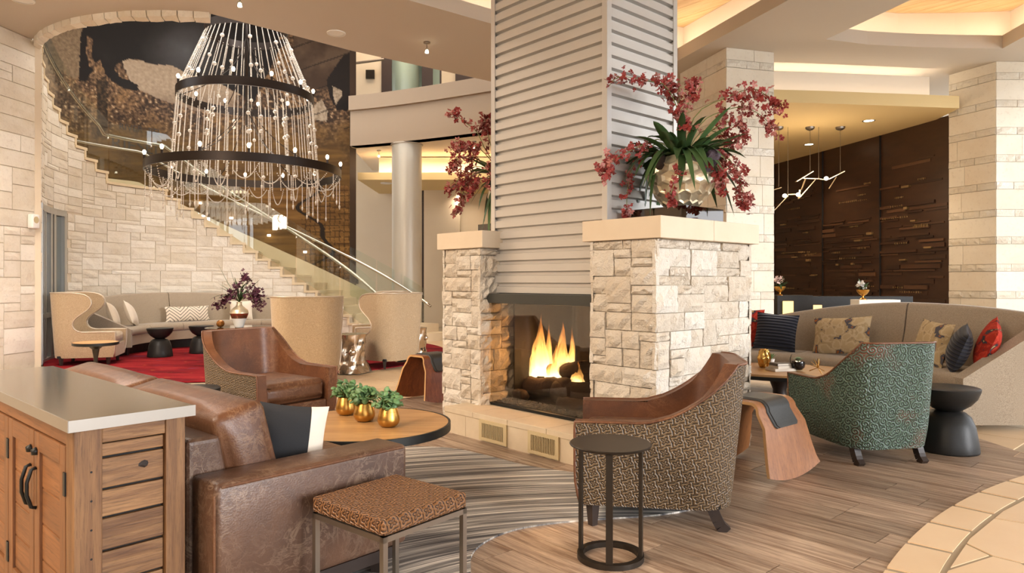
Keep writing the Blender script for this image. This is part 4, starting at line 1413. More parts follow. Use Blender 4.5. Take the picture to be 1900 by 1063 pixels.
log((-.12, -.18, .10), (.48, -.10, .12), .085, 2)
log((-.46, .10, .10), (.15, .12, .12), .08, 3)
log((-.36, .02, .21), (.06, -.08, .27), .065, 4)
log((.04, -.05, .25), (.50, .06, .33), .085, 5)
log((.20, .16, .10), (.52, .02, .24), .07, 6)
log((-.50, -.24, .04), (-.38, -.26, .05), .042, 7)
log((.02, -.30, .04), (.30, -.26, .05), .05, 8)
def flame(x, y, z, r, h, seed):
    for k, (sr, sh) in enumerate(((1, 1), (.72, .8), (.45, .58))):
        m = MB(); n = 14; rings = 16; vv = []
        for j in range(rings + 1):
            t = j / rings
            rr = r * sr * (sin(pi * min(1, (t * .9 + .1)) ** .62) ** .9) * (1 - t) ** .25 + .001
            ox = .05 * h * 2 * t * noise.noise(Vector((t * 2.2, seed, 0))) + .02 * t
            oy = .05 * h * 2 * t * noise.noise(Vector((t * 2.2, seed, 7)))
            for i in range(n):
                a = 2 * pi * i / n
                q = rr * (1 + .8 * t * noise.noise(Vector((cos(a) * 1.4, sin(a) * 1.4, t * 3 + seed))))
                up = 1 + .6 * t * noise.noise(Vector((cos(a) * 1.8, sin(a) * 1.8, seed * 3)))
                vv.append((x + ox + q * cos(a), y + oy + q * sin(a) * .7, z + h * sh * t * up))
        m.add(vv, [(j * n + i, j * n + (i + 1) % n, (j + 1) * n + (i + 1) % n, (j + 1) * n + i) for j in range(rings) for i in range(n)])
        m.build('flame', M['flame'], LG, smooth=True)
flame(-.47, -.02, .17, .085, .40, 1.0)
flame(-.21, -.03, .18, .075, .38, 4.0)
flame(.03, -.12, .15, .07, .16, 7.0)
flame(-.32, -.06, .16, .05, .12, 9.0)
flame(-.50, -.06, .16, .05, .26, 12.0)
flame(-.43, .03, .18, .05, .34, 15.0)
flame(-.24, -.08, .17, .05, .24, 18.0)
flame(-.17, .02, .2, .045, .32, 21.0)
fd = bpy.data.lights.new('fire_light', 'POINT'); fd.energy = 14; fd.color = (1.0, .5, .18); fd.shadow_soft_size = .12
fo = bpy.data.objects.new('fire_light', fd); COL.objects.link(fo); fo.parent = LG; fo.location = (-.3, -.05, .36)
# ================================================================ FURNITURE
E1 = Vector((.6735, .739)); E2 = Vector((-.739, .6735)); RZS = atan2(E1.y, E1.x)
def e2w(x, y): return Vector((x * E1.x + y * E2.x, x * E1.y + y * E2.y, 0))

# ---- console cabinet behind the sofa (local x along E1, y along E2)
CB = thing('console_cabinet', 'reclaimed oak console cabinet with a zinc top behind the leather sofa', 'cabinet', e2w(0, 0), RZS)
x0, x1, y0, y1, zt = .635, .950, 2.285, 3.77, .72
MB().box(((x0 + x1) / 2, (y0 + y1) / 2, zt + .016), (.353, 1.53, .032)).build('zinc_top', M['steeltop'], CB, bevel=.002)
te = MB()
te.box((x0 - .0205, (y0 + y1) / 2, zt + .0155), (.003, 1.535, .034)); te.box(((x0 + x1) / 2, y0 - .026, zt + .0155), (.357, .003, .034))
te.build('zinc_edge', M['steeledge'], CB)
MB().box(((x0 + x1) / 2 + .004, (y0 + y1) / 2, zt / 2), (x1 - x0 - .05, y1 - y0 - .08, zt - .02)).build('carcass', M['cabwoodv'], CB)
def post(xa, xb, ya, yb, z0=0, z1=None, mat='cabwoodv', nm='post'):
    z1 = z1 or zt
    return MB().box(((xa + xb) / 2, (ya + yb) / 2, (z0 + z1) / 2), (xb - xa, yb - ya, z1 - z0)).build(nm, M[mat], CB, bevel=.003)
post(x0, x0 + .075, y0, y0 + .075); post(x1 - .06, x1, y0, y0 + .06); post(x0, x0 + .075, y1 - .075, y1); post(x1 - .06, x1, y1 - .06, y1)
M['knot'] = simple('dark wood knot', srgb(38, 26, 19), .7, bump=.8, bscale=60)
# near end: top rail and siding boards
post(x0 + .075, x1 - .06, y0 + .004, y0 + .024, zt - .05, zt, 'cabwood', 'end_rail')
z = zt - .052
rng = random.Random(4)
for h in (.045, .095, .085, .10, .10, .09, .10, .08):
    if z - h < .02: break
    o = MB().box((0, 0, 0), (x1 - x0 - .137, .016, h - .008)).build('siding_board', M['cabwood'], CB, bevel=.003)
    o.location = ((x0 + .075 + x1 - .06) / 2, y0 + .026 + rng.uniform(-.002, .002), z - h / 2)
    if h in (.095, .09):
        kx = .03 if h == .095 else -.04
        kn = MB().lathe([(0, -.0095), (.011, -.0088), (.016, -.0078)], 9, cap=False)
        kn.v = [(v[0] * (1.0 + .2 * noise.noise(Vector(v) * 90)), v[1] * (.75 + .2 * noise.noise(Vector(v) * 70)), v[2]) for v in kn.v]
        k_ = kn.build('knot', M['knot'], o); k_.rotation_euler = (-pi / 2, 0, 0); k_.location = (kx, 0, rng.uniform(.0, .02))
    z -= h
MB().box(((x0 + .075 + x1 - .06) / 2, y0 + .0365, zt / 2), (x1 - x0 - .13, .004, zt - .02)).build('gap_shade_sheet', M['firebox'], CB)  # near-black sheet behind the boards, painting the shade in their gaps
for i in range(7):
    MB().lathe([(0, 0), (.0035, 0)], 8, (0, 0, 0), False).build('nail_hole', M['firebox'], CB, loc=(x0 + .045, y0 - .0008, .08 + i * .085)).rotation_euler = (pi / 2, 0, 0)
# door side
post(x0 + .002, x0 + .02, y0 + .075, y1 - .075, zt - .055, zt, 'cabdoor', 'top_rail')
post(x0 + .002, x0 + .02, y0 + .075, y1 - .075, 0.0, .07, 'cabdoor', 'bottom_rail')
dw = (y1 - y0 - .15) / 4
for k in range(4):
    ya = y0 + .075 + k * dw + .003; yb = ya + dw - .006
    xf = x0 + .004
    d = MB().box((xf + .012, (ya + yb) / 2, .38), (.010, yb - ya, .58)).build('door', M['cabdoor'], CB)
    for (a, c, e, f, mt) in ((ya, ya + .055, .075, .66, 'cabdoorv'), (yb - .055, yb, .075, .66, 'cabdoorv'), (ya + .055, yb - .055, .60, .66, 'cabdoor'), (ya + .055, yb - .055, .075, .135, 'cabdoor')):
        MB().box((xf + .002, (a + c) / 2, (e + f) / 2), (.014, c - a, f - e)).build('door_frame', M[mt], d, bevel=.002)
    for i in range(4):
        za = .137 + i * .116
        MB().box((xf + .008, (ya + yb) / 2, za + .056), (.008, yb - ya - .112, .110)).build('door_board', M['cabdoor'], d, bevel=.002)
    hy = (yb - .028) if k % 2 == 0 else (ya + .028)
    hy = (yb - .028) if k % 2 == 0 else (ya + .028)
    pts = [(xf - .006, hy, .545), (xf - .02, hy, .54), (xf - .032, hy, .50), (xf - .032, hy, .46), (xf - .02, hy, .42), (xf - .006, hy, .415)]
    MB().tube(pts, .006, 8).build('handle', M['black'], d, smooth=True)
    MB().lathe([(.0, -.012), (.012, -.012), (.014, .004), (.0, .012)], 10, (xf - .008, hy, .60), False).build('knob', M['black'], d, smooth=True)
    for hz in (.55, .18):
        MB().box((xf - .006, ya if k % 2 == 0 else yb, hz), (.006, .018, .07)).build('hinge', M['black'], d)

# ---- leather sofa
SF = thing('leather_sofa', 'large brown distressed leather sofa seen from behind its near arm', 'sofa', e2w(0, 0), RZS)
sx0, sx1, sy0, sy1 = .985, 1.765, 2.167, 4.42
for ya in (sy0, sy1 - .19):
    o = rbox('sofa_arm', (sx1 - sx0 - .01, .19, .39), .022, M['leathergrey'], SF, ((sx0 + sx1) / 2 + .005, ya + .095, .31), seg=3)
    m = MB()
    zz = .502
    for (p, q) in (((sx0 + .03, ya + .004, zz - .008), (sx1 - .02, ya + .004, zz - .008)), ((sx0 + .008, ya + .006, zz - .03), (sx0 + .008, ya + .006, .13))):
        m.tube([Vector(p) - o.location, Vector(q) - o.location], .0045, 6)
    m.build('piping', M['leather'], o)
bk = MB()
bk.add([(sx0, sy0 + .19, .115), (sx0, sy1 - .19, .115), (sx0, sy1 - .19, .62), (sx0, sy0 + .19, .62), (sx0 + .21, sy0 + .19, .115), (sx0 + .21, sy1 - .19, .115), (sx0 + .115, sy1 - .19, .62), (sx0 + .115, sy0 + .19, .62)],
       [(0, 1, 2, 3), (4, 7, 6, 5), (3, 2, 6, 7), (0, 3, 7, 4), (1, 5, 6, 2), (0, 4, 5, 1)])
bk.build('sofa_back', M['leathergrey'], SF, bevel=.02, bseg=3)
MB().box(((sx0 + sx1) / 2, (sy0 + sy1) / 2, .20), (sx1 - sx0 - .04, sy1 - sy0 - .36, .17)).build('seat_deck', M['leather'], SF, bevel=.015)
L = (sy1 - sy0 - .38) / 2
for k in range(2):
    yc = sy0 + .19 + L * (k + .5)
    rbox('seat_cushion', (.60, L - .01, .15), .03, M['leather'], SF, (sx1 - .30, yc, .36), puff=.012)
    rbox('back_cushion', (.20, L - .015, .43), .035, M['leather'], SF, (sx0 + .235, yc + .0, .492), (0, radians(-14), 0), puff=.018)
MB().box(((sx0 + sx1) / 2 - .01, (sy0 + sy1) / 2, .093), (sx1 - sx0 - .05, sy1 - sy0 - .02, .045)).build('plinth', M['darkwood'], SF)
for (x, y) in ((sx1 - .09, sy0 + .08), (sx0 + .07, sy0 + .08), (sx1 - .09, sy1 - .08), (sx0 + .07, sy1 - .08)):
    MB().lathe([(.028, .0), (.036, .075)], 4, (x, y, 0)).build('leg', M['darkwood'], SF)
# ---- scatter pillows
def pillow(name, w, h, t, mat, label, loc, rot, group=None, piped=None):
    """pillow standing in its local x-z plane"""
    n = 14; m = MB()
    def pt(u, v, s):
        u = 2 * u - 1; v = 2 * v - 1
        x = u * w / 2 * (1 - .07 * (1 - v * v)); z = v * h / 2 * (1 - .07 * (1 - u * u))
        d = (max(0, 1 - abs(u) ** 2.4) * max(0, 1 - abs(v) ** 2.4)) ** .55
        return (x, s * d * t / 2, z)
    m.grid(lambda u, v: pt(u, v, -1), n, n); m.grid(lambda u, v: pt(u, v, 1), n, n, True)
    o = m.build(name, mat, smooth=True)
    o.location = loc; o.rotation_euler = rot
    return tag(o, label, 'pillow', group)
p = e2w(1.46, 2.52)
pillow('pillow', .27, .27, .12, M['blockfab'], 'black and ivory colour-block pillow on the brown leather sofa', (p.x, p.y, .525), (radians(-16), radians(8), radians(20)))

# ---- square stool with tooled leather seat
ST = thing('square_stool', 'square stool with tooled leather seat on slim metal legs', 'stool', (-.417, 2.392, 0), radians(50.3))
hs_ = .185
def uv_box(i, v): return (v[0] + v[2] * .37, v[1] + v[2] * .61)
bm_ = MB(); bm_.box((0, 0, .392), (2 * hs_, 2 * hs_, .052))
bm_.build('seat_pad', M['embrown2'], ST, bevel=.008, bseg=3, uvbox=True)
fr = MB()
for s in (-1, 1):
    fr.box((0, s * (hs_ - .009), .355), (2 * hs_, .018, .018)); fr.box((s * (hs_ - .009), 0, .355), (.018, 2 * hs_, .018))
fr.build('seat_frame', M['nickel'], ST)
for sx in (-1, 1):
    for sy in (-1, 1):
        MB().box((sx * (hs_ - .009), sy * (hs_ - .009), .173), (.018, .018, .346)).build('leg', M['nickel'], ST)

# ---- round drink table
DT = thing('drink_table', 'small round dark metal drink table beside the tooled armchair', 'side table', (.409, 2.90, 0), 0)
MB().lathe([(.0, .462), (.150, .462), (.168, .47), (.170, .474), (.166, .478), (.0, .478)], 48, cap=False).build('table_top', M['bronze'], DT, auto=35)
MB().lathe([(.112, 0), (.138, 0), (.138, .022), (.112, .022), (.112, 0)], 48, cap=False).build('base_ring', M['bronze'], DT, auto=35)
for a in (-100, -20, 160):
    MB().box((.126 * cos(radians(a)), .126 * sin(radians(a)), .241), (.014, .028, .442), radians(a)).build('leg', M['bronze'], DT)

# ---- shells for armchairs
def u_path(W, D, r):
    Lb = W / 2 - r; La = pi / 2 * r; Ls = D - r
    def f(s):
        sg = 1 if s >= 0 else -1; a = abs(s)
        if a <= Lb: x, y, nx, ny = a, -D / 2, 0, -1
        elif a <= Lb + La:
            t = (a - Lb) / r; x = Lb + r * sin(t); y = -D / 2 + r - r * cos(t); nx, ny = sin(t), -cos(t)
        else: x, y, nx, ny = W / 2, -D / 2 + r + (a - Lb - La), 1, 0
        return sg * x, y, sg * nx, ny
    return f, Lb + La + Ls, (lambda y: Lb + La + (y + D / 2 - r))
def shell(W, D, r, low, flat, up, th, lean, flare, ns=64):
    """upholstered shell round a U plan. low/flat/up: lists of (z, S), S the half length of the U reached at height z.
    returns outer MB, inner+rim MB, rim line, uvs of the outer"""
    f, SM, Sy = u_path(W, D, r)
    rows = low + flat + up
    z_lo, z_hi = rows[0][0], rows[-1][0]
    def P(s, z, inn):
        x, y, nx, ny = f(s)
        k = (z - z_lo) / (z_hi - z_lo)
        tt = th * (1 - .25 * k)
        if inn: x -= nx * tt; y -= ny * tt
        wb = max(0.0, min(1.0, .5 - y / D))
        y -= lean * k * wb * wb
        sc_ = 1 + flare * (k - .5)
        bulge = 1 - .07 * max(0, 1 - k * 4) ** 2
        return Vector((x * sc_ * bulge, y * (bulge if y > -D / 4 else 1), z))
    out, inn = MB(), MB(); uvs = []
    for blk in (low, [(low[-1][0], up[0][1])] + up):
        for (mb, isin) in ((out, False), (inn, True)):
            vv = []
            for z, S in blk:
                for i in range(ns + 1):
                    s = max(-S, min(S, SM * (2 * i / ns - 1)))
                    vv.append(P(s, z, isin))
                    if not isin: uvs.append((s, z))
            fs = []
            for j in range(len(blk) - 1):
                Sm = max(blk[j][1], blk[j + 1][1]) + 2 * SM / ns
                for i in range(ns):
                    if abs(SM * (2 * (i + .5) / ns - 1)) > Sm: continue
                    fs.append((j * (ns + 1) + i, j * (ns + 1) + i + 1, (j + 1) * (ns + 1) + i + 1, (j + 1) * (ns + 1) + i))
            mb.add(vv, fs)
    for sg in (-1, 1):
        vv = []
        for z, S in rows: vv += [P(sg * S, z, False), P(sg * S, z, True)]
        inn.add(vv, [(2 * j, 2 * j + 1, 2 * j + 3, 2 * j + 2) for j in range(len(rows) - 1)])
    vv = []
    S = rows[-1][1]
    for i in range(ns + 1): vv += [P(S * (2 * i / ns - 1), z_hi, False), P(S * (2 * i / ns - 1), z_hi, True)]
    inn.add(vv, [(2 * i, 2 * i + 1, 2 * i + 3, 2 * i + 2) for i in range(ns)])
    rim = [P(-S_, z, False) for z, S_ in rows] + [P(rows[-1][1] * (2 * i / ns - 1), z_hi, False) for i in range(1, ns)] + [P(S_, z, False) for z, S_ in reversed(rows)]
    return out, inn, rim, uvs
def swoop_chair(label, loc, facing, m_out, m_in, m_seat, W=.68, D=.76):
    C_ = thing('armchair', label, 'armchair', loc, atan2(facing[1], facing[0]) - pi / 2)
    r = .17; f, SM, Sy = u_path(W, D, r)
    low = [(z, SM) for z in (.105, .15, .22, .30, .38, .46, .498)]
    y0, yb = .08, -.33
    flat = [(.498 + .0003 * k, Sy(D / 2 - (D / 2 - y0) * (k / 5))) for k in range(1, 6)]
    up = [(.4996 + .270 * (k / 18) ** 1.0, Sy(y0 - (y0 - yb) * ((k / 18) ** .5))) for k in range(1, 19)]
    up = [(.4996 + .005, Sy(y0 - (y0 - yb) * .14))] + up[1:]
    out, inn, rim, uvs = shell(W, D, r, low, flat, up, .085, .07, .05)
    out.build('outer_shell', m_out, C_, smooth=True, uvfn=lambda i, v: uvs[i])
    inn.build('inner_shell', m_in, C_, auto=50)
    MB().tube(rim, .006, 6).build('piping', m_in, C_, smooth=True)
    rbox('seat_cushion', (W - .185, D - .15, .16), .035, m_seat, C_, (0, .045, .345), puff=.014)
    MB().box((0, D / 2 - .06, .185), (W - .17, .10, .16)).build('front_rail', m_seat, C_, bevel=.01)
    MB().box((0, -.02, .12), (W - .12, D - .16, .03)).build('seat_frame', M['blackfab'], C_)
    for sx in (-1, 1):
        MB().lathe([(.022, 0), (.034, .12)], 4, (sx * (W / 2 - .07), D / 2 - .08, 0)).build('leg', M['darkwood'], C_)
        lg = MB(); n = 5
        for i in range(n):
            a, c = i / n, (i + 1) / n
            lg.bar((sx * (W / 2 - .09), -D / 2 + .03 + .07 * a ** .6, .0 + .125 * a), (sx * (W / 2 - .09), -D / 2 + .03 + .07 * c ** .6, .125 * c), .042, .05, (0, 1, 0))
        lg.build('leg', M['darkwood'], C_)
    return C_
swoop_chair('tooled brown leather armchair seen from the side before the fireplace', (.70, 3.50, 0), (-.986, .167), M['embrown'], M['leathertan'], M['leather'], .66, .72)
swoop_chair('green scroll-tooled armchair turned to the grey lounge sofa', (2.33, 4.68, 0), (-.16, .987), M['emgreen'], M['leathertan'], M['leather'], .62, .70)
swoop_chair('brown leather armchair facing the round wooden coffee table', (-1.84, 5.26, 0), (.8, -.6), M['embrown'], M['leathertan'], M['leather'])

def wing_chair(label, loc, facing, W=.74, D=.76):
    C_ = thing('wing_chair', label, 'wing chair', loc, atan2(facing[1], facing[0]) - pi / 2)
    r = .20; f, SM, Sy = u_path(W, D, r)
    low = [(z, SM) for z in (.10, .16, .24, .32, .40, .445)]
    flat = [(.445 + .0004 * k, Sy(D / 2 - (D / 2 - .0) * (k / 5))) for k in range(1, 6)]
    prof = [(.450, -.02), (.458, -.05), (.475, -.08), (.50, -.10), (.54, -.115), (.58, -.11), (.62, -.09), (.66, -.05), (.70, 0.0), (.74, .05), (.78, .085), (.83, .105), (.88, .10), (.92, .075), (.95, .03), (.965, -.02), (.972, -.08), (.976, -.12)]
    up = [(z, Sy(y)) for z, y in prof]
    out, inn, rim, uvs = shell(W, D, r, low, flat, up, .07, .05, .10)
    out.build('outer_shell', M['beige'], C_, smooth=True)
    inn.build('inner_shell', M['beige'], C_, auto=50)
    MB().tube(rim, .0075, 6).build('nailhead_trim', M['nail'], C_, smooth=True)
    rbox('seat_cushion', (W - .16, D - .16, .14), .035, M['beige'], C_, (0, .05, .35), puff=.012)
    MB().box((0, D / 2 - .05, .19), (W - .14, .08, .18)).build('front_rail', M['beige'], C_, bevel=.01)
    MB().box((0, -.02, .115), (W - .12, D - .16, .03)).build('seat_frame', M['blackfab'], C_)
    for sx in (-1, 1):
        for sy in (-1, 1):
            MB().lathe([(.02, 0), (.032, .11)], 4, (sx * (W / 2 - .09), sy * (D / 2 - .10), 0)).build('leg', M['darkwood'], C_)
    return C_
wing_chair('sand wing chair beside the glazed door, seen in profile', (-5.86, 9.70, 0.012), (.95, .31))
wing_chair('sand wing chair showing its tall back behind the brown leather armchair', (-2.33, 7.98, 0.0), (-.22, .975))
wing_chair('sand wing chair between two silver trunk stools, turned toward the stair', (-1.70, 9.40, 0.012), (-.80, .60))
wing_chair('sand wing chair tucked behind another before the stair foot', (-2.05, 10.75, 0.012), (-.96, -.28))

# ---- crescent banquettes
def crescent(name, label, C, Rf, Rb, a0, a1, ztop, m_back, m_seat, nsec, mid, zo=0.0, plinth=True, zend=.13):
    O = thing(name, label, 'sofa', (C[0], C[1], zo), 0)
    def pp(r, a, z): return Vector((r * cos(radians(a)), r * sin(radians(a)), z))
    def sweep(a, b, sect, n=16, cap=True):
        """sect(angle)-> list of (r,z)"""
        m = MB(); vv = []; k = None
        for i in range(n + 1):
            t = a + (b - a) * i / n; s = sect(t); k = len(s)
            vv += [pp(r_, t, z_) for r_, z_ in s]
        fs = [(i * k + j, i * k + (j + 1) % k, (i + 1) * k + (j + 1) % k, (i + 1) * k + j) for i in range(n) for j in range(k)]
        if cap: fs += [tuple(range(k)), tuple(range(n * k, n * k + k))]
        m.add(vv, fs); return m
    def back_sect(t):
        zt_ = ztop(t)
        return [(Rb - .25, .36), (Rb - .16, .40 + (zt_ - .40) * .5), (Rb - .115, zt_ - .03), (Rb - .09, zt_ - .006), (Rb - .05, zt_), (Rb - .012, zt_ - .012), (Rb, zt_ - .05), (Rb - .04, .14), (Rb - .25, .14)]
    cuts = [a0, mid, a1]
    for p_, q_ in zip(cuts[:-1], cuts[1:]):
        sweep(p_ + .15, q_ - .15, back_sect, 24).build('back_section', m_back, O, auto=50)
    ng = nsec
    for k in range(ng):
        s_, e_ = a0 + 2 + (a1 - a0 - 4) * k / ng, a0 + 2 + (a1 - a0 - 4) * (k + 1) / ng
        sweep(s_ + .12, e_ - .12, lambda t: [(Rf + .02, .30), (Rf - .005, .325), (Rf - .005, .385), (Rf + .03, .42), (Rb - .35, .425), (Rb - .22, .415), (Rb - .22, .30)], 10).build('seat_cushion', m_seat, O, auto=60)
    sweep(a0 + 1, a1 - 1, lambda t: [(Rf + .02, .15), (Rf + .02, .295), (Rb - .1, .295), (Rb - .1, .15)], 40).build('seat_base', m_seat, O, auto=40)
    if plinth: sweep(a0 + 3, a1 - 3, lambda t: [(Rf + .16, .0), (Rf + .16, .15), (Rb - .2, .15), (Rb - .2, .0)], 40).build('plinth', M['black'], O)
    for t, sgn in ((a0, -1), (a1, 1)):
        zt_ = ztop(t)
        pr = [(Rf + .0, zend), (Rf + .0, .40), (Rf + .05, .43), (Rb - .14, zt_ - .06), (Rb - .05, zt_), (Rb, zt_ - .04), (Rb - .04, zend)]
        m = MB(); th = 3.0
        sweep(t if sgn < 0 else t - th, t + th if sgn < 0 else t, lambda a: pr, 2).build('end_panel', m_back, O, auto=40)
    for k in range(5):
        t = a0 + 6 + (a1 - a0 - 12) * k / 4
        c = pp(Rf + .09, t, 0)
        MB().lathe([(.018, 0), (.03, .15)], 8, c).build('leg', M['darkwood'], O)
    return O
def zt_left(t): return .66 + .275 * max(0.0, cos(radians((t - 144) * 1.1))) ** 1.0
crescent('crescent_sofa', 'taupe crescent banquette along the curved stone stair wall', (-4.2, 11.0), 1.62, 2.45, 76, 197, zt_left, M['taupe'], M['taupe'], 5, 144, .012)
def zt_right(t):
    if t < 29: return .945 - .07 * ((29 - t) / 27) ** 2
    return .945 - .23 * ((t - 29) / 32) ** 1.7
crescent('crescent_sofa', 'grey taupe crescent sofa heaped with pillows at right', (1.3, 5.3), 2.15, 2.95, 1, 72, zt_right, M['taupe'], M['taupe'], 3, 29, 0.0, False, .045)

# ---- coffee tables
CT = thing('coffee_table', 'round oak coffee table with black rim holding three gold planters', 'coffee table', (-.77, 3.68, 0), 0)
MB().lathe([(0, .385), (.432, .385), (.432, .402), (0, .402)], 64, cap=False).build('table_top', M['tabletop'], CT, auto=35)
MB().lathe([(.433, .362), (.445, .362), (.445, .403), (.433, .403), (.433, .362)], 64, cap=False).build('rim', M['black'], CT, auto=35)
MB().lathe([(.0, .0), (.22, .0), (.22, .012), (.05, .03), (.04, .2), (.05, .36), (.0, .36)], 32, cap=False).build('pedestal', M['black'], CT, auto=40)
CT2 = thing('coffee_table', 'oval wood coffee table on a dark pedestal before the grey sofa', 'coffee table', (2.30, 6.0, 0), radians(-20))
m = MB(); m.prism(ellipse(0, 0, .66, .45, 56), .374, .392); m.build('table_top', M['tabletop'], CT2)
m = MB(); m.prism(ellipse(0, 0, .665, .455, 56), .345, .373); m.build('rim', M['black'], CT2)
MB().lathe([(.0, .0), (.17, .0), (.165, .015), (.09, .06), (.055, .14), (.055, .22), (.085, .30), (.10, .345), (0, .345)], 32, cap=False).build('pedestal', M['darkwood'], CT2, auto=40)
GT = thing('cocktail_table', 'round dark glass table holding the burgundy orchid vase', 'table', (-3.80, 9.75, .012), 0)
MB().lathe([(0, .475), (.45, .475), (.455, .485), (.45, .492), (0, .492)], 48, cap=False).build('table_top', simple('black glass', srgb(40, 38, 36), .08), GT, auto=35)
MB().lathe([(.0, 0), (.2, 0), (.2, .015), (.04, .04), (.04, .44), (.2, .475), (0, .475)], 24, cap=False).build('pedestal', M['black'], GT, auto=40)
TT = thing('tulip_table', 'small round wood-topped tulip table before the profile wing chair', 'side table', (-4.27, 7.16, 0), 0)
MB().lathe([(0, .508), (.205, .508), (.205, .522), (0, .522)], 40, cap=False).build('table_top', M['tabletop'], TT, auto=35)
MB().lathe([(.19, .488), (.212, .496), (.212, .521), (.206, .521)], 40, cap=False).build('rim', M['black'], TT, auto=35)
MB().lathe([(0, 0), (.15, 0), (.14, .012), (.04, .05), (.02, .15), (.02, .36), (.035, .45), (.08, .488), (0, .49)], 28, cap=False).build('pedestal', M['bronze'], TT, auto=40)

# ---- black hourglass stools
def hourglass(label, loc, s=1.0, grp='black hourglass stools'):
    O = thing('hourglass_stool', label, 'stool', loc, 0, grp)
    a = MB().lathe([(0, 0), (.175 * s, 0), (.178 * s, .012), (.172 * s, .06), (.155 * s, .17), (.13 * s, .235), (.10 * s, .262), (.06 * s, .272), (0, .272)], 36, cap=False)
    a.build('base', M['blackmatte'], O, smooth=True)
    b = MB().lathe([(.06 * s, .27), (.09 * s, .285), (.13 * s, .315), (.165 * s, .36), (.183 * s, .41), (.185 * s, .425), (.178 * s, .43), (.0, .426)], 36, cap=False)
    b.build('bowl_top', M['blackmatte'], O, auto=50)
    return O
hourglass('black hourglass stool before the line-print lumbar pillow', (-5.29, 10.49, .012))
hourglass('black hourglass stool beside the cocktail table under the chandelier', (-4.91, 11.03, .012))
hourglass('black hourglass stool between the leather sofa and the brown armchair', (-2.16, 4.70, 0))
hourglass('black hourglass stool beside the green armchair at right', (2.96, 4.74, 0), 1.05)

# ---- silver trunk stools
def trunk(label, loc, seed, r=.19, h=.475):
    n, rows = 40, 26; m = MB(); vv = []
    for j in range(rows + 1):
        t = j / rows
        for i in range(n):
            a = 2 * pi * i / n
            base = r * (1.0 + .22 * (1 - t) ** 3 - .10 * sin(pi * t) + .05 * t)
            d = .17 * noise.fractal(Vector((cos(a) * 1.6 + seed, sin(a) * 1.6, t * 2.2)), 1, 2, 4) + .05 * sin(5 * a + 3 * t + seed)
            rr = base * (1 + d * 1.6)
            vv.append((rr * cos(a), rr * sin(a), h * t))
    m.add(vv, [(j * n + i, j * n + (i + 1) % n, (j + 1) * n + (i + 1) % n, (j + 1) * n + i) for j in range(rows) for i in range(n)])
    m.f.append(tuple(range(rows * n, rows * n + n)))
    o = m.build('trunk_stool', M['silverleaf'], auto=60)
    o.location = loc
    tag(o, label, 'stool', 'silver trunk stools')
    k = MB()
    for (a, zz, rr) in ((seed, .26, .05), (seed + 2.2, .12, .045), (seed + 4.2, .33, .04), (seed - 1.0, .09, .05)):
        k.lathe([(0, -rr), (rr * .7, -rr * .7), (rr, 0), (rr * .7, rr * .7), (0, rr)], 10, (r * .98 * cos(a), r * .98 * sin(a), zz), False)
    k.build('burl', M['silverleaf'], o, smooth=True)
    return o
trunk('silver-leafed tree trunk stool behind the brown leather armchair', (-2.03, 8.74, 0.012), -1.2)
trunk('silver-leafed tree trunk stool behind the wing chair by the stair foot', (-1.42, 9.95, .012), 2.0)

